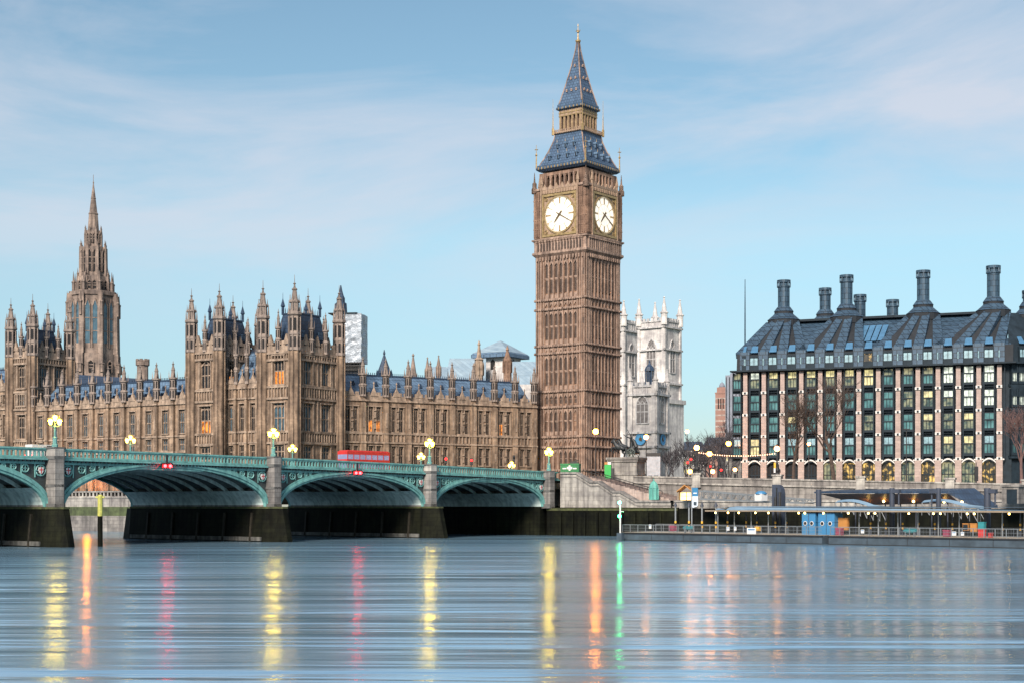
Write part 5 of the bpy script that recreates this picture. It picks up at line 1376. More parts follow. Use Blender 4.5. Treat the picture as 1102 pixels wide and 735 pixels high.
o = MB(); o.sm = True; o.lathe([(3.2*u,z(417)),(3.1*u,z(414.5)),(2.2*u,z(412.5)),(.8*u,z(411.3)),(.2*u,z(410.8)),(.15*u,z(408))],12); obj('dome', o, M['far_grey'], t)
Y = 780; u = Y/F; z = lambda py: Z(py,Y)
t = thing('tower_block', 'distant grey residential tower block at the left edge of the office', 'building', (X(792,Y),Y,0), R(-25))
o = MB(); o.sq([(9*u,G0),(9*u,z(404))]); o.sq([(5*u,z(404)),(5*u,z(401.5))])
for k in range(4):
    o.M = Matrix.Rotation(k*math.pi/2,4,'Z'); o.mi = 1
    for q in range(5): o.box((-8+3.6*q)*u-.5*u,(-8+3.6*q)*u+.5*u,-9.15*u,-9*u,G0,z(406))
    o.mi = 0
o.M = Matrix.Identity(4); obj('block', o, [M['far_grey'], M['glass']], t)
rb = random.Random(9)
for i, (pa, pb, top, Y, lab, mk) in enumerate(((733,760,484,700,'distant cream stone terrace with a few lit windows right of the abbey','granite_light'),(757,786,479,760,'distant brown brick mansion block behind the bare trees','far_brick'),(779,803,487,640,'distant grey mansion block beside the office ground floor','granite'))):
    t = thing('distant_block', lab, 'building', (X((pa+pb)/2,Y),Y,0), R(rb.uniform(-12,8)))
    w = X(pb,Y)-X(pa,Y); z_ = Z(top,Y); o = MB(); o.box(-w/2,w/2,0,14,G0,z_); o.mi = 1; o.prism([(-w/2-.4,-.4),(w/2+.4,-.4),(w/2+.4,14.4),(-w/2-.4,14.4)],z_,z_+4,.6,(0,7))
    obj('block', o, [M[mk],M['slate_dark']], t)
    q = MB(); q.box(-.55,.55,-.05,.1,0,1.8); q.mi = 1; q.box(-.7,.7,-.12,.05,-.2,0); q.box(-.05,.05,-.1,0,0,1.8)
    dk = q.data('window',[M['glass'],M['white']]); lk = dk.copy(); lk.materials[0] = M['lit_warm'] = lit_mat('yellow_lit_office', (1,.85,.35), .06, .5, 1.1, (.3,.28,.18))
    nx = int(w/3)
    for r_ in range(3):
        for k in range(nx):
            place('window', lk if rb.random() < .2 else dk, t, (-w/2+w*(k+.5)/nx,0,z_-3.3-3.6*r_))
mb = MB()
hp = [(-900,30),(-500,42),(-200,38),(100,45),(260,52),(420,66),(520,60),(700,48),(1000,40),(1600,36)]
for (a,ha),(b,hb) in zip(hp,hp[1:]): mb.add([(a*1.6,2600,8.6),(b*1.6,2600,8.6),(b*1.6,2700,hb*1.4),(a*1.6,2700,ha*1.4),(b*1.6,3400,8.6),(a*1.6,3400,8.6)],[(0,1,2,3),(3,2,4,5)])
struct('hills', mb, mat('far_wooded_hills', (.035,.055,.06), .95, scale=.02, var=.4))
# ================================================================== trees
def tree(name, label, px, Y, z0, top_py, spread, seed, bark, lean=0.0, group=None, twig=3, dens=4, tw=.022):
    r = random.Random(seed); H = Z(top_py,Y)-z0
    t = thing(name, label, 'tree', (X(px,Y),Y,z0), 0, group)
    tr, cr = MB(), MB()
    def grow(p, d, ln, rad, lev):
        n = 4 if lev < 2 else 3; pts = [p]; q = Vector(p); dd = Vector(d).normalized()
        for i in range(n):
            dd = (dd+Vector((r.gauss(0,.16),r.gauss(0,.16),r.gauss(.05,.1)))*(.5+.3*lev)).normalized()
            q = q+dd*(ln/n); pts.append(q.copy())
        rad2 = [rad*(1-.5*i/n) for i in range(n+1)]
        (tr if lev < 2 else cr).tube(pts, rad2, 6 if lev < 1 else 4 if lev < 2 else 3)
        if lev >= twig: return
        kids_ = dens if lev else dens+1
        for k in range(kids_):
            f = .45+.55*(k+1)/kids_ if lev else .5+.5*(k+1)/kids_
            i = min(int(f*n), n-1); base = pts[i].lerp(pts[i+1], min(f*n-i,1))
            a = r.uniform(0,2*math.pi); s = (.75 if lev else .62)*spread
            nd = (dd*.75+Vector((math.cos(a)*s,math.sin(a)*s,r.uniform(.1,.6)))).normalized()
            grow(base, nd, ln*r.uniform(.52,.72), max(rad2[i]*.55,tw), lev+1)
    grow(Vector((0,0,-.2)), (lean,0,1), H*.47, H*.022, 0)
    obj('trunk', tr, bark, t); obj('crown', cr, bark, t)
    return t
M['bark'] = mat('brown_bark', (.06,.042,.034), .9, scale=2, var=.4)
M['bark_dark'] = mat('dark_bark', (.055,.05,.058), .9, scale=2, var=.4)
M['bark_red'] = mat('reddish_twigs', (.13,.075,.07), .9, scale=2, var=.3)
tree('bare_tree','tall bare plane tree with thick straight trunk in front of the office', 854, 277, 8.86, 424, 1.0, 4, M['bark'], twig=4, dens=5, tw=.03)
tree('bare_tree','forked bare plane tree standing before the lit shop windows', 898, 275, 8.86, 402, .85, 12, M['bark'], .03, twig=4, dens=5, tw=.03)
tree('reddish_tree','reddish fine twigged tree at the right edge of the photo', 1099, 262, 8.86, 432, .85, 21, M['bark_red'], twig=4, dens=5)
g = 'dark bare trees behind the embankment'
for i,(px,Y,top,sp) in enumerate(((727,380,478,.9),(737,400,470,1),(746,360,478,1),(756,420,468,1),(766,380,470,1.1),(773,430,452,.8),(781,360,462,.9),(787,420,470,1),(795,350,474,.9),(716,400,482,1),(761,340,484,1.1),(750,460,466,1.1),(779,470,460,1.0))):
    tree('bare_tree','dark leafless tree in the tangle of trees between the white towers and the office', px, Y, 8.7, top, sp, 40+i, M['bark_dark'], group=g, twig=4, dens=4, tw=.045)

# ================================================================== landing stage
OA = Vector((X(668,243),243)); OB = Vector((X(1125,194.5),194.5)); od = (OB-OA).normalized(); on_ = Vector((-od.y,od.x)); OL = (OB-OA).length; oa = math.atan2(od.y,od.x)
def ox(px, y=0): return on_line(px, OA+on_*y, od)
def oY(x, y=0): return (OA+od*x+on_*y).y
def opos(x, y, z): p = OA+od*x+on_*y; return (p.x,p.y,z)
def oz(py, x, y): return Z(py, oY(x,y))
M['hull'] = mat('blue_grey_steel_hull', (.045,.065,.085), .6, metal=.0, scale=.5, var=.35)
M['deck'] = mat('steel_deck', (.3,.27,.23), .7, scale=.6, var=.2)
M['rail'] = mat('galvanised_rail', (.22,.24,.26), .5, metal=.3, var=.15)
M['canopy'] = mat('pale_blue_canopy', (.17,.27,.37), .45, scale=.4, var=.15)
M['canopy_under'] = mat('canopy_underside', (.25,.2,.15), .7, scale=.4, var=.2)
M['pile'] = mat('slate_blue_steel_pile', (.035,.045,.07), .6, metal=.0, scale=.4, var=.3)
M['kiosk_blue'] = mat('bright_blue_panels', (.042,.185,.37), .5, scale=.5, var=.12)
M['yellow'] = mat('yellow_paint', (.75,.42,.04), .5, var=.1)
M['maroon'] = mat('maroon_box', (.3,.05,.1), .5, var=.15)
M['turq'] = mat('turquoise_panel', (.03,.22,.25), .5, var=.1)
M['ochre'] = mat('ochre_panel', (.4,.18,.045), .6, var=.15)
M['green_box'] = mat('bright_green_paint', (.012,.15,.05), .5, scale=.5, var=.2)
M['green_lime'] = mat('vivid_green_paint', (.02,.32,.06), .5, var=.1)
M['copper'] = mat('verdigris_copper', (.13,.42,.36), .6, scale=.8, c2=(.085,.3,.26), streak=.3)
xs = ox(888)
for (a, b, lab) in ((0,xs-.5,'longer blue grey floating pontoon nearer the bridge with railings'),(xs+.5,OL,'right hand blue grey floating pontoon with railings, crossed by the frame edge')):
    t = thing('pontoon', lab, 'pontoon', opos(a,0,0), oa, 'floating pontoons of the landing stage'); L = b-a
    o = MB(); o.box(0,L,0,9,-.6,1.25); k = 0
    o.mi = 1; o.box(-.05,L+.05,-.12,.02,1.05,1.28)
    while k < L: o.box(k,k+.08,-.015,.02,-.3,1.05); k += 6.2
    o.box(0,L,-.04,.0,-.6,.12)
    obj('hull', o, [M['hull'],M['black']], t)
    o = MB(); o.box(.1,L-.1,.1,8.9,1.25,1.32); obj('deck', o, M['deck'], t)
    o = MB(); k = .2
    while k < L: o.box(k-.04,k+.04,.2,.28,1.32,2.5); k += 1.55
    o.box(.2,L-.2,.2,.28,2.45,2.53); o.box(.2,L-.2,.22,.26,1.5,1.54); o.box(.2,L-.2,.22,.26,1.95,1.98)
    k = .2
    while k < L-.2: o.box(k,k+.018,.23,.25,1.5,2.45); k += .22
    k = .2
    while k < L: o.box(k-.04,k+.04,8.6,8.68,1.32,2.5); k += 1.55
    o.box(.2,L-.2,8.6,8.68,2.45,2.53)
    obj('railing', o, M['rail'], t)
# long canopy on posts
x0, x1 = ox(759,4), OL
t = thing('canopy', 'long low pale blue canopy on posts over the landing stage', 'canopy', opos(x0,0,0), oa); L = x1-x0; zc_ = oz(552,x0,3)
o = MB(); n = 24
P = [(2.6,zc_+.35),(2.6,zc_+.6),(3.4,zc_+.95),(5.2,zc_+1.1),(7.0,zc_+.95),(7.8,zc_+.6),(7.8,zc_+.35)]
def ring_at(x, k): return [(x, 5.2+(y-5.2)*k, zc_+.35+(z-zc_-.35)*k) for y,z in P]
prev = ring_at(-.6,.05); 
for x,k in ((2.5,.75),(5,1),(L,1)):
    cur = ring_at(x,k); o.add(prev+cur,[(i,i+1,8+i-1,7+i) for i in range(6)]); prev = cur
k = 5
obj('roof', o, M['canopy'], t)
o = MB(); o.add([(-.6,5.1,zc_+.33),(5,2.7,zc_+.33),(L,2.7,zc_+.33),(L,7.7,zc_+.33),(5,7.7,zc_+.33)],[(0,1,2,3,4)]); o.box(1,L,2.55,2.65,zc_+.3,zc_+.5)
obj('soffit', o, M['canopy_under'], t)
o = MB(); k = 1.5
while k < L: o.tube([(k,5.2,1.3),(k,5.2,zc_+.4)],.09,6); k += 3.1
obj('posts', o, M['rail'], t)
lm = MB(); lm.ball((0,0,0),.14,8,5); ld = lm.data('lamp', M['pier_lamp'])
for px in (770,783.5,795,813,827,859.5,866,886,913,934.5,941.5,978,1004.5,1012,1041,1048.5,1086):
    x = ox(px,2.9)-x0; place('lamp', ld, t, (x,2.9,zc_+.12))
# striped bollard posts
post = None
def striped(px, y, top=3.4):
    global post
    x = ox(px,y); lab = 'yellow and black banded post standing on the landing stage deck'
    if post is None:
        post = thing('striped_post', lab, 'post', opos(x,y,1.3), oa, 'banded posts on the landing stage')
        o = MB(); o.lathe([(.09,0),(.09,top)],8); obj('pole', o, M['pile'], post)
        o = MB()
        for i in range(4): o.mi = i % 2; o.lathe([(.13,.9+.3*i),(.13,1.2+.3*i)],8)
        obj('bands', o, [M['yellow'],M['black']], post)
    else: dup(post, opos(x,y,1.3), oa)
for px in (783,803,814.5,834.5,846.5,879.5,899,937,953.5,971.5,988.5,1006,1025,1042.5,1060.5,1079,1098): striped(px, 6.0)
post2 = None
for i,px in enumerate((727,741.5,755.5,770.5)):
    x = ox(px,6.5); lab = 'blue capped slim post with yellow band at the open end of the landing stage'
    if post2 is None:
        post2 = thing('capped_post', lab, 'post', opos(x,6.5,1.3), oa, 'blue capped posts'); h = oz(544,x,6.5)-1.3
        o = MB(); o.lathe([(.13,0),(.13,h)],8); obj('pole', o, M['rail'], post2)
        o = MB(); o.lathe([(.32,h-.1),(.05,h+.6)],8); obj('cap', o, M['pile'], post2)
        o = MB()
        for k in range(3): o.mi = k % 2; o.lathe([(.16,.7+.35*k),(.16,1.05+.35*k)],8)
        obj('bands', o, [M['yellow'],M['black']], post2)
    else: dup(post2, opos(x,6.5,1.3), oa)
# blue kiosks with portholes
for i,(pa,pb,lab) in enumerate(((863,877.5,'bright blue kiosk with two round portholes, the left one under the canopy'),(880.5,898,'bright blue kiosk with two round portholes, the right one under the canopy'))):
    xa, xb = ox(pa,3), ox(pb,3); w = xb-xa
    t = thing('kiosk', lab, 'kiosk', opos((xa+xb)/2,3,1.32), oa, 'blue kiosks'); h = zc_-1.2
    o = MB(); o.box(-w/2,w/2,0,2.2,0,h); o.box(-w/2-.05,w/2+.05,-.05,2.25,h*.58,h*.6); obj('cabin', o, M['kiosk_blue'], t)
    o = MB(); o.box(-.03,.03,-.03,0,0,h); obj('door_joint', o, M['pile'], t)
    for sx in (-.24,.24):
        o = MB(); o.M = Matrix.Translation((sx*w,-.04,h*.52)) @ Matrix.Rotation(math.pi/2,4,'X'); o.lathe([(.24,-.02),(.24,.06)],14); o.mi = 1; o.lathe([(.32,-.02),(.32,.03),(.25,.035)],14); obj('porthole', o, [M['dark'],M['white']], t)
def deck_box(name, label, cat, pa, pb, py0, py1, y, m, d=.6, extra=None, group=None):
    xa, xb = ox(pa,y), ox(pb,y); za, zb2 = oz(py1,(xa+xb)/2,y), oz(py0,(xa+xb)/2,y)
    za = max(za, 1.32)
    t = thing(name, label, cat, opos((xa+xb)/2,y,za), oa, group); w = xb-xa; h = zb2-za
    o = MB(); o.box(-w/2,w/2,0,d,0,h); o.box(-w/2-.04,w/2+.04,-.04,d+.04,h-.08,h+.03); obj('body', o, m, t)
    o = MB(); o.box(-w*.42,w*.42,-.035,0,h*.08,h*.86); 
    for sx in (-.28,.28): o.box(sx*w-.05,sx*w+.05,-.06,0,h*.4,h*.55)
    obj('panel', o, extra or m, t); return t
deck_box('notice_board','amber lit notice cabinet beside the right blue kiosk','cabinet',900.5,912,557,570,4.0,M['ochre'],.5)
deck_box('storage_box','maroon box behind the railing beside the right blue kiosk','box',899,905.5,568,577,1.0,M['maroon'])
deck_box('storage_box','maroon box behind the railing near the open pontoon end','box',719.5,725.5,564.5,571,1.0,M['maroon'])
deck_box('storage_box','dark pink box behind the railing, left of the two small white notices','box',1014.5,1021,570,577,1.0,M['maroon'])
deck_box('info_panel','ochre information panel with dark picture under the canopy','information panel',1036,1042,563,570.5,4.0,M['ochre'],.3,M['bronze_frame'])
deck_box('info_panel','plain ochre information panel under the canopy','information panel',1044,1051,563,572,4.0,M['ochre'],.3)
deck_box('locker','turquoise locker standing on a red one','locker',1052.5,1059,561.5,569.5,3.0,M['turq'])
deck_box('locker','red locker at the railing below a turquoise one','locker',1052.5,1059,569.5,578,2.0,M['red'])
deck_box('orange_bin','small orange bin behind the railing','bin',812.5,816.5,566.5,571,1.2,M['yellow'])
deck_box('red_bin','small red topped bin right of the red locker','bin',1063.5,1066.5,573,580,1.2,M['red'])
for pa,pb,py0,py1,lab in ((804,813.5,567.5,574.5,'large white notice on the railing'),(782,785,566.5,570.5,'small pale blue notice on the railing left of the large white one'),(790,792.5,566.5,570.5,'tiny white notice on the railing between a blue one and the large white one'),(926.5,930,569.5,573.5,'small white notice on the railing right of the blue kiosks'),(1024.5,1029,571.5,576,'small white square notice, left of a pair on the railing'),(1034,1037.5,572,576,'small white notice, right of a pair on the railing'),(698.5,701,564,568.5,'small white notice near the open pontoon end')):
    xa, xb = ox(pa,.15), ox(pb,.15); t = thing('notice', lab, 'notice', opos((xa+xb)/2,.12,0), oa, 'notices on the railing'); w = xb-xa
    za, zb2 = oz(py1,xa,.15), oz(py0,xa,.15); o = MB(); o.box(-w/2,w/2,0,.05,za,zb2); obj('board', o, M['white'], t)
    o = MB(); o.box(-w*.38,w*.38,-.01,0,za+(zb2-za)*.62,za+(zb2-za)*.82); obj('heading', o, M['kiosk_blue'], t)
for pa,pb,lab in ((735,746,'teal covered dinghy shape on the railing near the blue banner'),(972,987,'teal covered dinghy shape on the right hand pontoon railing')):
    x = ox((pa+pb)/2,.8); w = ox(pb,.8)-ox(pa,.8); t = thing('life_raft', lab, 'life raft', opos(x,.8,1.32), oa, 'covered life rafts')
    o = MB(); o.M = Matrix.Translation((0,0,.75)); 
    o.tube([(-w/2,0,.1),(-w*.42,0,.05),(-w*.2,0,0),(w*.2,0,0),(w*.42,0,.05),(w/2,0,.1)],[.06,.25,.33,.33,.25,.06],10); obj('cover', o, M['turq'], t)
    o = MB()
    for sx in (-.3,.3): o.box(sx*w-.06,sx*w+.06,-.2,.2,0,.6)
    obj('cradle', o, M['rail'], t)
# banner
x = ox(744.5,5); t = thing('banner', 'tall blue and white banner on a slim pole at the landing stage', 'banner', opos(x,5,1.3), oa)
zt_ = oz(524.5,x,5)-1.3; zb_ = oz(546,x,5)-1.3
o = MB(); o.tube([(0,0,0),(0,0,zt_+.1)],.1,6); obj('pole', o, M['rail'], t)
w = ox(751,5)-x; o = MB(); o.mi = 0; h = zt_-zb_
o.add([(.1,0,zt_-h*.42),(w,0,zt_-h*.42),(w,0,zt_),(.1,0,zt_),(.1,.05,zt_-h*.42),(w,.05,zt_-h*.42),(w,.05,zt_),(.1,.05,zt_)],[(0,1,2,3),(7,6,5,4),(2,6,7,3)])
o.mi = 1; o.add([(.1,0,zb_),(w*.8,0,zb_+.15),(w,0,zb_+.4),(w,0,zt_-h*.42),(.1,0,zt_-h*.42),(.1,.05,zb_),(w*.8,.05,zb_+.15),(w,.05,zb_+.4),(w,.05,zt_-h*.42),(.1,.05,zt_-h*.42)],[(0,1,2,3,4),(9,8,7,6,5),(0,5,6,1)])
o.mi = 2; o.box(w*.3,w*.8,-.02,0,zb_+h*.12,zb_+h*.3); o.mi = 1; o.box(w*.25,w*.85,-.02,0,zt_-h*.3,zt_-h*.24)
obj('flag', o, [M['kiosk_blue'],mat('white_banner',(.6,.68,.78),.6,var=.08),M['hull']], t)
# piles
def pile(px, wpx, top, y, label, cap=True):
    x = ox(px,y); r = wpx/2*oY(x,y)/F; h = oz(top,x,y)
    t = thing('mooring_pile', label, 'mooring pile', opos(x,y,-1), oa, 'steel mooring piles')
    o = MB(); o.sm = True; o.lathe([(r,0),(r,h+1)],14,cap=False); o.sm = False; o.lathe([(r,h+.99),(r,h+1.02)],14); obj('pile', o, M['pile'], t)
    if cap:
        o = MB(); sg = -1 if px == 1010 else 1
        o.box(min(0,sg*(r+.9)),max(0,sg*(r+.9)),-.35,.35,h+.3,h+.85); o.tube([(sg*(r+.7),0,h+.3),(sg*(r+.7),0,h-1.4)],.12,6); obj('bracket', o, M['pile'], t)
    return t
pile(881,6,526.5,8.2,'slim steel pile at the left end of the dark winged canopy',False)
pile(960,5.6,525,8.2,'steel pile with a bracket in front of the middle of the dark winged canopy')
pile(1010,5.2,525,8.2,'steel pile with bracket at the right part of the dark winged canopy')
pile(1062.5,7,525,8.2,'thick steel pile with bracket right of the dark winged canopy')
x = ox(838,9.5); t = thing('mooring_pile', 'broad dark pile with rounded top beside the gangway end', 'mooring pile', opos(x,9.5,-1), oa, 'steel mooring piles'); h = oz(521,x,9.5)+1; w = 12.5*oY(x,9.5)/F
o = MB(); P = [(-w/2,0),(w/2,0),(w/2,h*.86),(w*.42,h*.93),(w*.2,h*.985),(-w*.1,h),(-w/2,h)]
o.add([(a,-.5,b) for a,b in P]+[(a,.5,b) for a,b in P],[tuple(range(7)),tuple(range(13,6,-1))]+[(i,(i+1)%7,7+(i+1)%7,7+i) for i in range(7)]); obj('pile', o, M['pile'], t)
o = MB(); o.box(-.08,.08,-.62,-.5,h*.3,h*.95); o.lathe([(.22,h*.3),(.22,h*.88)],8,w*.36,-.6); o.lathe([(.22,h*.3),(.22,h*.8)],8,-w*.1,-.6); obj('fender', o, M['black'], t)
# dark winged canopy of the upper landing
y = 14.0; xa, xb = ox(884,y), ox(1056,y); xm = ox(1027,y)
t = thing('winged_canopy', 'dark low wing shaped canopy with amber lamps beneath, behind the landing stage', 'canopy', opos(xa,y,0), oa)
zA = oz(530.5,xa,y); zB = oz(546,xb,y); L = xb-xa; Lm = xm-xa; zM = oz(530.5,xm,y)
o = MB(); o.add([(0,-2,zA),(Lm,-2,zM),(L,-1,zB-.2),(L,5,zB),(Lm,6,zM+.5),(0,6,zA+.3),(0,-2,zA+.25),(Lm,-2,zM+.3),(L,-1,zB),(L,5,zB+.3),(Lm,6,zM+.8),(0,6,zA+.6)],[(0,5,4,1),(1,4,3,2),(6,7,10,11),(7,8,9,10),(0,1,7,6),(1,2,8,7),(2,3,9,8)])
obj('roof', o, M['slate_dark'], t)
o = MB(); o.add([(.6,-1.7,zA-.06),(Lm*.28,1.8,oz(543,xa+Lm*.28,y+1.8)),(Lm,1.8,oz(541,xm,y+1.8)),(Lm,-1.7,zM-.06)],[(0,1,2,3)]); obj('sloping_soffit', o, mat('brown_timber_soffit',(.16,.075,.04),.5,scale=.6,var=.3), t)
o = MB()
for k in range(8): o.tube([(Lm*(.1+.115*k),2,1),(Lm*(.1+.115*k),2,zA-.2)],.1,6)
obj('posts', o, M['pile'], t)
lm2 = MB(); lm2.ball((0,0,0),.2,8,5); ld2 = lm2.data('lamp', M['pier_lamp'])
for px,py in ((913,535.5),(951,539),(983,539),(1016,539.5),(1035.5,539.5),(933,541.5)):
    x = ox(px,y+.2)-xa; place('lamp', ld2, t, (x,.2,oz(py,x+xa,y)))
for pa,pb,lab in ((902,957,'grey blue curved gangway roof left of the middle pile'),(995,1064,'grey blue curved gangway roof in front of the winged canopy, right side')):
    y2 = 11.0; a, b = ox(pa,y2), ox(pb,y2); L = b-a; t = thing('gangway_roof', lab, 'gangway roof', opos(a,y2,0), oa, 'curved gangway roofs'); o = MB(); n = 10
    za, zb2 = oz(540.5,a,y2), oz(547.5,b,y2)
    for i in range(n):
        f0, f1 = i/n, (i+1)/n; g = lambda f: (f*L, za+(zb2-za)*f+.9*math.sin(math.pi*min(f*1.4,1))*.5)
        (p,q),(r_,s_) = g(f0), g(f1)
        o.add([(p,-.9,q),(r_,-.9,s_),(r_,0,s_+.35),(p,0,q+.35),(r_,.9,s_),(p,.9,q)],[(0,1,2,3),(3,2,4,5),(0,5,4,1)])
    obj('roof', o, M['canopy'], t)
    o = MB()
    for i in range(9):
        f = i/8; p,q = g(f); o.tube([(p,-.8,q-1.8 if q > 3.4 else 1.35),(p,-.8,q)],.05,4)
        if i < 8: p2,q2 = g((i+1)/8); o.tube([(p,-.8,q),(p2,-.8,q2-1.9)],.05,4)
    obj('side_truss', o, M['rail'], t)
# gangway truss from the quay hut
a = Vector((X(747,262),262)); b = Vector((X(866,243),243)); g = (b-a); L = g.length; ga = math.atan2(g.y,g.x)
t = thing('gangway', 'long grey lattice gangway sloping from the lit hut down to the landing stage', 'gangway', (a.x,a.y,0), ga)
zt0, zt1 = Z(527.5,262), Z(537.5,243); zl0, zl1 = Z(536.5,262), Z(541,243)
o = MB()
for v in (0,2.2):
    o.beam((0,v,zt0),(L,v,zt1),.2,.22); o.beam((0,v,zl0),(L,v,zl1),.2,.25)
    for i in range(14):
        f, f2 = i/14, (i+1)/14; m0 = zl0+(zl1-zl0)*f; t0 = zt0+(zt1-zt0)*f; m1 = zl0+(zl1-zl0)*f2; t1 = zt0+(zt1-zt0)*f2
        o.beam((L*f,v,m0),(L*f,v,t0),.1,.1); o.beam((L*f,v,m0),(L*(f+f2)/2,v,(t0+t1)/2),.1,.1); o.beam((L*(f+f2)/2,v,(t0+t1)/2),(L*f2,v,m1),.1,.1)
obj('lattice', o, M['rail'], t)
o = MB(); o.add([(0,0,zl0),(L,0,zl1),(L,2.2,zl1),(0,2.2,zl0)],[(0,1,2,3)]); obj('walkway', o, M['deck'], t)
t = thing('lit_hut', 'small gabled hut glowing warm yellow at the top of the gangway', 'hut', (X(737,264),264,6.45), R(-20))
w = 15*264/F; h = Z(529,264)-6.45
o = MB()
for x in (-w/2,w/2): o.box(x-.12,x+.12,0,2.6,0,h)
o.box(-w/2,w/2,2.5,2.7,0,h)
obj('walls', o, M['canopy_under'], t)
o = MB(); o.add([(-w/2-.2,-.3,h),(0,-.3,h+1.1),(w/2+.2,-.3,h),(-w/2-.2,2.9,h),(0,2.9,h+1.1),(w/2+.2,2.9,h),(-w/2-.2,-.3,h+.15),(0,-.3,h+1.28),(w/2+.2,-.3,h+.15)],[(0,1,4,3),(1,2,5,4),(0,6,7,1),(1,7,8,2)]); obj('roof', o, M['ochre'], t)
o = MB(); o.box(-w/2+.14,w/2-.14,1.2,1.4,0,h*.95); o.mi = 1; o.box(-.06,.06,1.1,1.2,0,h); o.box(-w/2+.14,w/2-.14,1.1,1.2,h*.5,h*.54); obj('lit_front', o, [lamp_mat('glowing_hut_front',(1,.68,.28),1.4),M['ochre']], t)
t = thing('gangway_cabin', 'small white cabin with blue dome on the gangway', 'cabin', (X(819,247),247,Z(534.5,247)), ga)
o = MB(); o.box(-.75,.75,-.7,.7,-.6,.5); obj('cabin', o, M['white'], t); o = MB(); o.lathe([(.95,.5),(.9,.7),(.5,.95),(.05,1.0)],10); obj('dome', o, M['kiosk_blue'], t)
t = thing('stone_block', 'square grey stone hut with dark doorway on the quay at right', 'hut', (X(1087,236),236,5.8), oa); o = MB(); w = 19*236/F
o.box(-w/2,w/2,0,4,0,2.6); o.box(-w/2-.2,w/2+.2,-.2,4.2,2.6,2.95); obj('walls', o, M['granite'], t); o = MB(); o.box(-w*.2,w*.42,-.04,0,0,2.2); obj('doorway', o, M['bronze_frame'], t)
# green navigation signal mast
t = thing('signal_mast', 'white mast with two green lights at the pontoon end', 'signal mast', (X(667.5,241),241,1.0), oa); z = lambda py: Z(py,241)-1.0
o = MB(); o.tube([(0,0,0),(0,0,z(538))],.13,6); o.tube([(0,0,z(550)),(.7,0,z(550))],.06,5); obj('mast', o, M['white'], t)
for py in (540.5,555): o = MB(); o.ball((0,-.2,z(py)),.26,8,6); obj('lamp', o, M['green_light'], t)
o = MB(); o.box(-.5,.5,-.3,.3,-.9,.2); obj('foot', o, M['hull'], t)

# ================================================================== bridgehead: plinth, statue, kiosks
PY = 288.0
zpt = Z(491.5,PY); pl = 28*PY/F*1.18; pw = 4.6
nearp = Vector((X(685.5,PY),PY)); d1 = Vector((math.cos(R(-24)),math.sin(R(-24)))); n1 = Vector((-d1.y,d1.x))
plinth = thing('statue_plinth', 'big pale stone plinth under the bronze chariot statue', 'plinth', (nearp.x,nearp.y,0), R(-24))
o = MB(); o.box(-pl,0,0,pw,7,zpt-.9); o.box(-pl-.25,.25,-.25,pw+.25,7,9.6); o.box(-pl-.12,.12,-.12,pw+.12,zpt-3.4,zpt-3.1)
obj('shaft', o, M['granite_light'], plinth)
o = MB(); o.box(-pl-.35,.35,-.35,pw+.35,zpt-.45,zpt); o.box(-pl-.2,.2,-.2,pw+.2,zpt-.9,zpt-.45); obj('cornice', o, M['granite'], plinth)
o = MB(); o.box(-.02,.03,1.6,2.9,7.5,zpt-3.6); obj('doorway', o, M['dark'], plinth)
M['bronze_green'] = mat('green_bronze', (.08,.1,.09), .6, var=.3)
statue = thing('chariot_statue', 'dark bronze statue of two rearing horses pulling a chariot with a standing figure', 'statue', (nearp.x,nearp.y,zpt), R(-24))
def skin(name, pts, edges, m, parent, loc=(0,0,0), sub=2):
    me = bpy.data.meshes.new(name); me.from_pydata([p[:3] for p in pts], edges, []); me.materials.append(m)
    o = place(name, me, parent, loc); o.modifiers.new('skin','SKIN')
    for v, p in zip(me.skin_vertices[0].data, pts): v.radius = (p[3], p[3])
    me.skin_vertices[0].data[0].use_root = True
    q = o.modifiers.new('sub','SUBSURF'); q.levels = sub; q.render_levels = sub
    return o
def horse(off, k):
    P = [(0,0,1.75,.5),(-.6,0,1.9,.52),(-1.25,0,2.15,.56),(-1.6,0,2.6,.4),(-1.8,0,3.0,.3),(-2.0,0,3.25,.26),(-2.3,0,3.0,.19),(-2.5,0,2.75,.14),   # 0-7 trunk, neck, head
         (.12,.26,1.5,.32),(-.25,.29,1.05,.22),(.25,.29,.62,.14),(.05,.29,.08,.12), (.12,-.26,1.5,.32),(-.1,-.29,1.0,.22),(.38,-.29,.6,.14),(.2,-.29,.08,.12),      # hind legs
         (-1.4,.24,1.8,.24),(-2.0,.26,1.65,.16),(-2.1,.26,1.1,.11),(-1.85,.26,.85,.11), (-1.4,-.24,1.8,.24),(-2.1,-.26,1.9+.1*k,.16),(-2.4,-.26,1.4,.11),(-2.2,-.26,1.1,.11), # fore legs
         (.45,0,1.85,.13),(.75,0,1.55,.15),(.85,0,1.0,.08), (-1.92,.11,3.5,.06),(-1.92,-.11,3.5,.06)]
    E = [(0,1),(1,2),(2,3),(3,4),(4,5),(5,6),(6,7),(0,8),(8,9),(9,10),(10,11),(0,12),(12,13),(13,14),(14,15),(2,16),(16,17),(17,18),(18,19),(2,20),(20,21),(21,22),(22,23),(0,24),(24,25),(25,26),(5,27),(5,28)]
    h = skin('horse', P, E, M['bronze'], statue, off)
    o = MB()
    for i in range(7): o.box(-1.42-.07*i,-1.2-.07*i,-.07,.07,2.5+.14*i,2.85+.13*i)
    obj('mane', o, M['bronze'], h)
horse((-pl+2.6,1.2,0),0); horse((-pl+2.9,3.1,0),1)
o = MB(); cx0 = -1.75
pr = [(-1.0,.9),(-.95,1.9),(-.5,1.5),(.2,1.25),(1.0,1.15)]
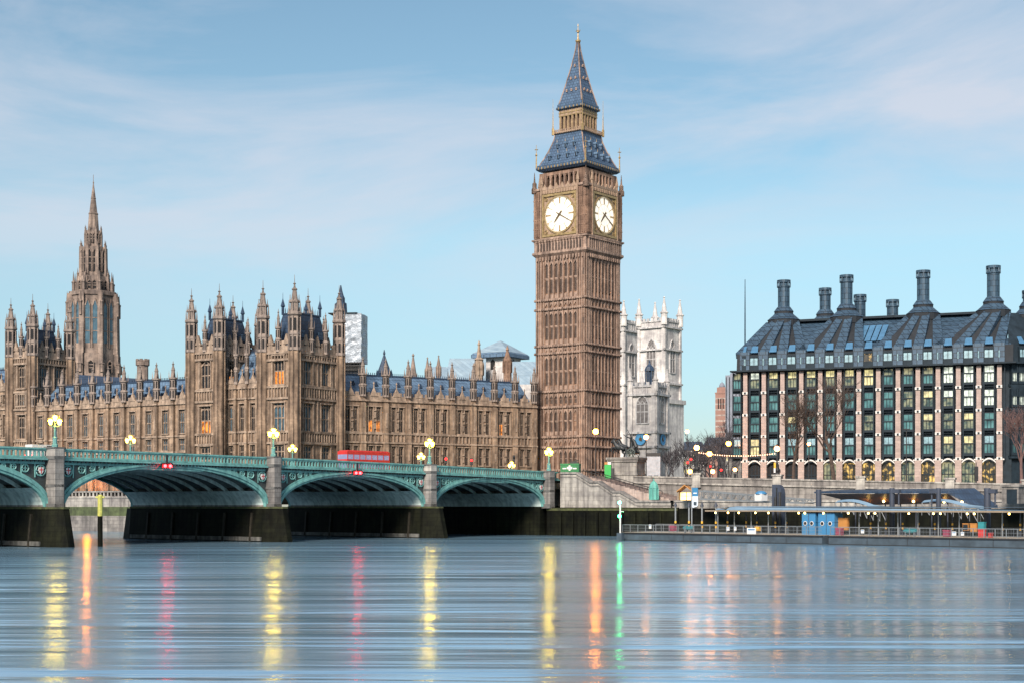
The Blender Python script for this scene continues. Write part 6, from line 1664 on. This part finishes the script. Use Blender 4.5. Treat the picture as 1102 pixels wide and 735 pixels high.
for yy in (1.0,3.3):
    o.add([(cx0+x,yy,.75) for x,_ in pr]+[(cx0+x,yy,z) for x,z in pr]+[(cx0+x,yy+.12,.75) for x,_ in pr]+[(cx0+x,yy+.12,z) for x,z in pr],
          [(i,i+1,6+i,5+i) for i in range(4)]+[(10+i,15+i,16+i,11+i) for i in range(4)]+[(5+i,6+i,16+i,15+i) for i in range(4)])
o.box(cx0-1.05,cx0-.9,1.0,3.42,.75,2.0); o.box(cx0-1.0,cx0+1.0,1.0,3.42,.65,.8); o.beam((cx0-.9,2.2,.75),(-pl+2.3,2.2,1.7),.14,.14)
obj('chariot', o, M['bronze'], statue)
for yy in (.75,3.65):
    o = MB(); c = (cx0+.25,yy,.82); n = 20
    o.tube([(c[0]+.78*math.cos(2*math.pi*i/n),c[1],c[2]+.78*math.sin(2*math.pi*i/n)) for i in range(n+1)],.09,6)
    for i in range(8): a = i*math.pi/4; o.beam((c[0],yy,c[2]),(c[0]+.75*math.cos(a),yy,c[2]+.75*math.sin(a)),.09,.09)
    o.ball(c,.2,8,5); obj('wheel', o, M['bronze_green'], statue)
# driver: robed standing woman, both arms thrown up, spear in hand
b = cx0-.1
P = [(b,2.2,1.9,.3),(b,2.2,1.35,.36),(b+.1,2.2,.85,.42),(b-.03,2.2,2.3,.26),(b-.05,2.2,2.7,.3),(b-.07,2.2,2.95,.1),(b-.1,2.2,3.2,.15),(b-.1,2.2,3.35,.12),
     (b-.05,2.5,2.78,.12),(b-.3,2.75,3.1,.09),(b-.55,2.8,3.5,.07),(b-.05,1.9,2.78,.12),(b-.4,1.7,2.9,.09),(b-.85,1.65,3.2,.07),(b-1.0,1.64,3.28,.06)]
E = [(0,1),(1,2),(0,3),(3,4),(4,5),(5,6),(6,7),(4,8),(8,9),(9,10),(4,11),(11,12),(12,13),(13,14)]
up_ = lambda p: (b+(p[0]-b)*1.4, 2.2+(p[1]-2.2)*1.4, .7+(p[2]-.7)*1.42, p[3]*1.3)
P = [up_(p) for p in P]
fg = skin('driver', P, E, M['bronze'], statue)
o = MB(); o.tube([(b+.4,3.0,2.6),(b-.78,3.04,4.68),(b-1.2,3.04,5.4)],.05,5); obj('spear', o, M['bronze'], fg)
o = MB(); o.tube([(b+.05,2.2,3.6),(b+.55,2.2,3.0),(b+.9,2.2,2.0),(b+.95,2.2,1.3)],[.15,.36,.42,.12],8); obj('cloak', o, M['bronze'], fg)
for yy in (1.5,2.95):
    b2 = cx0+.5
    P = [(b2,yy,1.25,.26),(b2-.1,yy,1.65,.22),(b2-.15,yy,1.85,.24),(b2-.2,yy,2.05,.09),(b2-.25,yy,2.25,.13),(b2-.45,yy-.1,1.2,.16),(b2-.5,yy-.1,.85,.12),(b2+.3,yy,1.0,.2),(b2+.55,yy,.85,.12),(b2-.15,yy+.25,1.8,.1),(b2-.35,yy+.35,1.5,.08),(b2-.6,yy+.3,1.6,.06)]
    skin('crouching_rider', P, [(0,1),(1,2),(2,3),(3,4),(0,5),(5,6),(0,7),(7,8),(2,9),(9,10),(10,11)], M['bronze'], statue)
# green container and box on the bridgehead
Y = 285; t = thing('site_container', 'green steel container with a white cross beside the last bridge lamp', 'container', (X(613,Y),Y,Z(508.5,Y)-.3), R(-12)); w = 25*Y/F*.8; h = 11.5*Y/F
o = MB(); o.box(-w/2,w/2,0,2.4,0,h); o.mi = 1; k = -w/2
while k < w/2: o.box(k,k+.1,-.04,0,.1,h-.1); k += .32
o.mi = 0; o.box(-w/2-.05,w/2+.05,-.08,2.45,h-.18,h+.05); obj('container_body', o, [M['green_box'],M['green_box']], t)
o = MB(); o.box(-.5,.5,-.07,-.04,h*.5,h*.72); o.box(-.17,.17,-.075,-.045,h*.36,h*.86); o.box(-w*.38,-w*.18,-.07,-.04,h*.5,h*.62); o.box(w*.18,w*.38,-.07,-.04,h*.5,h*.62); obj('white_markings', o, M['white'], t)
o = MB(); o.box(w*.0,w*.42,.6,1.8,h+.05,h+.35); o.beam((w*.05,1.2,h+.3),(w*.45,1.0,h+.7),.3,.25); obj('roof_gear', o, M['black'], t)
t = thing('green_cabinet', 'tall vivid green cabinet with orange and white top, left of the statue plinth', 'cabinet', (X(654,285.5),285.5,Z(515,285.5)), R(-12)); w = 7*285/F; h = 15.5*285/F
o = MB(); o.box(-w/2,w/2,0,1.1,0,h); obj('cabinet_body', o, M['green_lime'], t); o = MB(); o.box(-w/2,w*.0,-.04,1.1,h,h+.45); o.mi = 1; o.box(0,w/2,-.04,1.1,h,h+.45); obj('top_sign', o, [M['ochre'],M['white']], t)
o = MB(); o.box(w/2,w/2+.5,.1,1.1,.2,h*.75); obj('side_box', o, M['black'], t)
Y = 272.5; t = thing('copper_kiosk', 'verdigris green domed copper kiosk on the stair wall end', 'kiosk', (X(703.5,Y),Y,Z(537.5,Y)), 0); u = Y/F
o = MB(); o.lathe([(5.6*u,0),(5.6*u,1.0*u),(5.0*u,1.4*u),(5.0*u,12*u),(5.5*u,12.3*u),(5.5*u,13*u)],8,rot=.39); 
for k in range(8): a = k*math.pi/4+.39; o.beam((5.05*u*math.cos(a),5.05*u*math.sin(a),1.2*u),(5.05*u*math.cos(a),5.05*u*math.sin(a),12.3*u),.14,.14)
obj('kiosk_wall', o, M['copper'], t)
o = MB(); o.lathe([(5.3*u,13*u),(4.9*u,15.5*u),(3.2*u,18.5*u),(1.2*u,20.3*u),(.6*u,20.6*u),(.7*u,21.6*u),(.1*u,23*u)],8,rot=.39); obj('dome', o, M['copper'], t)

# ================================================================== lamps
def globe_lamp(name, label, px, py, Y, z0, m, r=.42, cat='street lamp', group=None, arm=False, mast=M['black'], x=None):
    t = thing(name, label, cat, (X(px,Y) if x is None else x,Y,z0), 0, group); h = Z(py,Y)-z0
    o = MB(); o.lathe([(.26,0),(.22,.5),(.12,.7),(.08,h-r*.9),(.2,h-r*.8)],8); obj('post', o, mast, t)
    o = MB(); o.ball((0,0,h),r,12,8); obj('globe', o, m, t)
    o = MB(); o.lathe([(r*.55,h+r*.8),(r*.3,h+r*1.1),(.04,h+r*1.5)],8); obj('cap', o, mast, t)
    return t
globe_lamp('street_lamp','bright orange street lamp on a tall thin pole in front of the clock tower',641,464,312,8.9,M['sodium'],.55)
globe_lamp('street_lamp','orange globe lamp right behind the chariot statue',695.4,470,300,8.9,M['peach'],.48)
globe_lamp('street_lamp','orange street lamp under the left half of the string of bulbs',763.5,488,300,8.8,M['sodium_small'],.5)
globe_lamp('street_lamp','orange street lamp on a tall pole near the left end of the office',784,477,307,8.8,M['sodium_small'],.5)
globe_lamp('street_lamp','small peach lamp in front of the office between the two bare trees',870.5,477.5,279,8.86,M['peach'],.3)
globe_lamp('street_lamp','faint distant lamp beside the abbey, above the dark trees',739.5,464,520,8.7,M['peach'],.6)
globe_lamp('street_lamp','low orange light just above the embankment wall left of the first pedestal lamp',742.5,507,300,8.8,M['sodium_small'],.45)
globe_lamp('street_lamp','low peach light just above the wall under the string of bulbs',767,507,305,8.8,M['peach'],.42)
globe_lamp('street_lamp','low peach light at the foot of the left end of the office',791,505,298,8.8,M['peach'],.36)
globe_lamp('street_lamp','orange lamp on the palace terrace seen through the left arch',93.5,516,338,8.6,M['sodium'],.5)
globe_lamp('quay_lamp','small orange lamp low above the water under the left arch',126,561,330,0.2,M['sodium'],.4)
LP = []
for (loc, zt_), px, py, lab in ((PED[0],751,481.5,'dark lamp with peach globe on the wall pedestal, left end of the bulb string'),(PED[1],837,482.5,'dark lamp with peach globe on the wall pedestal, right end of the bulb string')):
    Y = loc.y+.3; x = loc.x; zg = Z(py,Y)
    t = thing('embankment_lamp', lab, 'street lamp', (x,Y,zt_), 0, 'dolphin lamps on the embankment wall'); h = zg-zt_
    o = MB(); o.lathe([(.55,0),(.5,.25),(.3,.4),(.42,.7),(.34,1.1),(.16,1.4),(.12,h-.6),(.3,h-.45)],10)
    for sg in (-1,1): o.tube([(sg*.5,0,.3),(sg*.45,0,.75),(sg*.2,0,1.2),(sg*.28,0,1.7),(sg*.1,0,2.1)],[.16,.2,.14,.1,.06],6)
    obj('post', o, M['black'], t)
    o = MB(); o.ball((0,0,h),.48,12,8); obj('globe', o, M['peach'], t)
    o = MB(); o.lathe([(.22,h+.42),(.3,h+.5),(.1,h+.75),(.02,h+.95)],8); obj('crown', o, M['black'], t)
    LP.append(Vector((x,Y,zg-.7)))
o = MB(); o.box(-.28,.05,-.5,-.25,1.1,2.1); o.mi = 1; o.box(-.3,.0,-.5,-.25,.3,1.1)
sg = tag(obj('sign_plate', o, [M['yellow'],M['white']], None, (LP[1].x-.35,LP[1].y,PED[1][1])), 'small yellow and white sign on the right hand embankment lamp', 'sign')
t = thing('string_lights', 'sagging string of peach bulbs between two embankment lamps', 'string lights', tuple(LP[0]))
n = 34; dv = LP[1]-LP[0]; pts = []
for i in range(n+1): f = i/n; pts.append((dv.x*f, dv.y*f, dv.z*f-.95*4*f*(1-f)*.6))
o = MB(); o.tube(pts,.03,4); obj('cable', o, M['black'], t)
bm_ = MB(); bm_.ball((0,0,-.12),.105,8,5); bd = bm_.data('bulb', M['bulb'])
for p in pts[1:-1]: place('bulb', bd, t, p)
# ---- traffic signals
def signal(px, py, Y, label, m, z0=10.6, double=False):
    t = thing('traffic_light', label, 'traffic light', (X(px,Y),Y,z0), 0, 'traffic lights'); h = Z(py,Y)-z0
    o = MB(); o.tube([(0,0,0),(0,0,h+.5)],.08,6); obj('pole', o, M['black'], t)
    o = MB(); o.box(-.22,.22,-.2,.1,h-.85,h+.35); o.box(-.27,.27,-.03,.0,h-.95,h+.45); obj('signal_head', o, M['black'], t)
    o = MB(); o.ball((0,-.2,h),.24,8,5); obj('lens', o, m, t)
    if m is not M['dark']:
        o = MB(); o.ball((0,-.17,h-.5),.1,8,5); obj('dark_lens', o, M['dark'], t)
signal(480,493.5,303,'red traffic light on the bridge, first right of the bus', M['red_small'])
signal(507.5,495,306,'red traffic light on the bridge, left of the unlit one', M['red_small'])
signal(553,492,312,'traffic light showing no colour near the left edge of the clock tower', M['dark'])
signal(743.5,494,318,'red traffic light left of the first embankment lamp', M['red_small'], 8.8)
signal(740,497.5,330,'lower red traffic light beside another, left of the first embankment lamp', M['red_small'], 8.8)
signal(764,501.5,322,'small red traffic light under the string of bulbs', M['red_small'], 8.8)
signal(776,505.5,318,'red light just above the wall below the string of bulbs', M['red_small'], 8.8)
# ================================================================== vehicles
def wheel(parent, x, y, r, w=.25):
    o = MB(); o.M = Matrix.Translation((x,y,r)) @ Matrix.Rotation(math.pi/2,4,'X'); o.lathe([(r*.6,-w/2),(r,-w/2),(r,w/2),(r*.6,w/2)],16); q = obj('wheel', o, M['black'], parent)
    o = MB(); o.M = Matrix.Translation((x,y,r)) @ Matrix.Rotation(math.pi/2,4,'X'); o.lathe([(r*.58,-w*.52),(r*.58,w*.52)],12); obj('rim', o, M['rail'], q)
def bus(loc, rz, label):
    t = thing('double_decker_bus', label, 'bus', loc, rz); L, W, H = 10.6, 2.5, 4.35
    o = MB(); o.box(-L/2,L/2,-W/2,W/2,.35,1.25); o.box(-L/2,L/2,-W/2,W/2,2.1,2.75); o.box(-L/2,L/2,-W/2,W/2,3.6,4.15); o.prism([(-L/2+.1,-W/2+.05),(L/2-.1,-W/2+.05),(L/2-.1,W/2-.05),(-L/2+.1,W/2-.05)],4.15,H,.94)
    for i in range(8):
        x = -L/2+.1+(L-.2)*i/7
        for (a,b) in ((1.25,2.1),(2.75,3.6)):
            for sy_ in (-1,1): o.box(x-.08,x+.08,sy_*W/2-.06 if sy_ > 0 else -W/2,sy_*W/2 if sy_ > 0 else -W/2+.06,a,b)
    obj('body', o, M['red'], t)
    o = MB(); o.box(-L/2+.03,L/2-.03,-W/2+.05,W/2-.05,1.25,2.1); o.box(-L/2+.03,L/2-.03,-W/2+.05,W/2-.05,2.75,3.6); obj('windows', o, M['lit_bus'], t)
    for x in (-3.1,3.2):
        for y in (-1.05,1.05): wheel(t,x,y,.5)
    for y in (-.9,.9):
        o = MB(); o.box(-L/2-.05,-L/2,y-.15,y+.15,.75,.95); obj('headlight', o, M['white_light'], t)
        o = MB(); o.box(L/2,L/2+.05,y-.12,y+.12,.8,1.1); obj('tail_light', o, M['red_small'], t)
    o = MB(); o.box(-L/2-.04,-L/2,-.8,.8,2.25,2.6); obj('destination_panel', o, M['black'], t)
M['lit_bus'] = mat('bluish_bus_windows', (.12,.14,.25), .2, var=.4, emit=((.75,.7,1.0),.14))
bus(on_bridge(27.9,20,ztop(28)-1.35), BRZ, 'red double decker bus behind the bridge parapet, left of the red signals')
def car(loc, rz, label, paint, van=False):
    t = thing('van' if van else 'car', label, 'van' if van else 'car', loc, rz); W = 1.8; H = 2.3 if van else 1.5
    pr = [(-2.3,.35),(-2.3,1.1),(-1.6,1.25),(-1.1,H),(2.3,H),(2.35,.35)] if van else [(-2.2,.3),(-2.2,.75),(-1.2,.9),(-.5,H),(1.0,H),(1.7,.95),(2.2,.85),(2.2,.3)]
    n = len(pr); o = MB(); o.add([(x,-W/2,z) for x,z in pr]+[(x,W/2,z) for x,z in pr],[tuple(range(n)),tuple(range(2*n-1,n-1,-1))]+[(i,n+i,n+(i+1)%n,(i+1)%n) for i in range(n)]); obj('body', o, paint, t)
    o = MB()
    for sy_ in (-1,1):
        y = sy_*(W/2+.012); P = [(-1.1,1.3),(-.95,H-.15),(.0,H-.15),(.0,1.3)] if van else [(-1.0,.95),(-.45,H-.1),(.95,H-.1),(1.45,.98)]
        o.add([(x,y,z) for x,z in P],[(0,1,2,3)])
    a, b = ((-1.6,1.27),(-1.12,H-.08)) if van else ((-1.2,.93),(-.53,H-.03))
    o.add([(a[0]-.02,-.75,a[1]+.02),(b[0]-.02,-.75,b[1]),(b[0]-.02,.75,b[1]),(a[0]-.02,.75,a[1]+.02)],[(0,1,2,3)]); obj('windows', o, M['glass'], t)
    for x in (-1.4,1.4):
        for y in (-.8,.8): wheel(t,x,y,.33,.2)
    for y in (-.65,.65):
        o = MB(); o.ball((pr[0][0],y,.68),.13,8,5); obj('headlight', o, M['white_light'], t)
        o = MB(); o.bx(pr[-1][0],y,.65,.1,.3,.22); obj('tail_light', o, M['red_light'], t)
    return t
M['silver'] = mat('silver_paint', (.5,.5,.52), .35, metal=.4, var=.05)
car(on_bridge(98.5,12,ztop(98)-1.35), BRZ, 'white van just showing over the parapet beside the leftmost pier lamp', M['white'], True)
sv = (-BD); street = lambda d, v: (BA.x+BN.x*v+sv.x*d, BA.y+BN.y*v+sv.y*d)
def zst(d): return 10.6-1.9*min(max(d/160,0),1)+.02
for d, v, pm_, lab in ((46,8,M['red'],'red car with glowing tail lights right of the statue plinth'),(56,9,M['silver'],'silver car behind the red one on the street past the statue')):
    x, y = street(d,v); car((x,y,zst(d)), BRZ+math.pi, lab, pm_)
Y = 312; t = thing('site_cabin', 'white site cabin with black roof band right behind the statue', 'cabin', (X(703,Y),Y,9.6), R(-10)); w = 15*Y/F; h = Z(490.5,Y)-9.6
o = MB(); o.box(-w/2,w/2,0,3,0,h); obj('cabin_wall', o, mat('grey_panel',(.33,.35,.39),.6), t); o = MB(); o.box(-w/2-.1,w/2+.1,-.1,3.1,h,h+.65); obj('roof_band', o, M['black'], t)
o = MB(); o.box(-w*.35,-w*.1,-.05,0,0,2); o.box(w*.05,w*.35,-.05,0,1,2); obj('door', o, M['glass'], t)
# yellow green pole in the river
t = thing('river_pole', 'yellow green topped wooden pole standing in the water under the left arch', 'pole', (X(107.8,206),206,-1)); z = lambda py: Z(py,206)+1
o = MB(); o.lathe([(.36,0),(.33,z(555))],10); obj('lower_pole', o, M['algae'], t); o = MB(); o.lathe([(.34,z(555)),(.34,z(533)),(.2,z(532))],10); o.box(-.6,.6,-.1,.1,z(535.5),z(533.5)); obj('painted_top', o, mat('weathered_yellow',(.42,.42,.1),.7,scale=1.5,var=.35), t)
# slim lamp columns in front of the office
for px, top, Y, lab in ((975.5,461,268,'slim dark lamp column before the office, tall one near the middle'),(1050.5,497,262,'short dark sign post before the right part of the office')):
    t = thing('lamp_column', lab, 'lamp column', (X(px,Y),Y,8.86), 0); h = Z(top,Y)-8.86
    o = MB(); o.lathe([(.16,0),(.1,h*.3),(.07,h)],8); obj('post', o, M['black'], t)
    o = MB(); o.bx(-.0,-.1,h*.98 if top < 480 else h*.2,1.1 if top < 480 else .6,.3,.2 if top < 480 else h*.62); obj('head', o, M['black'], t)
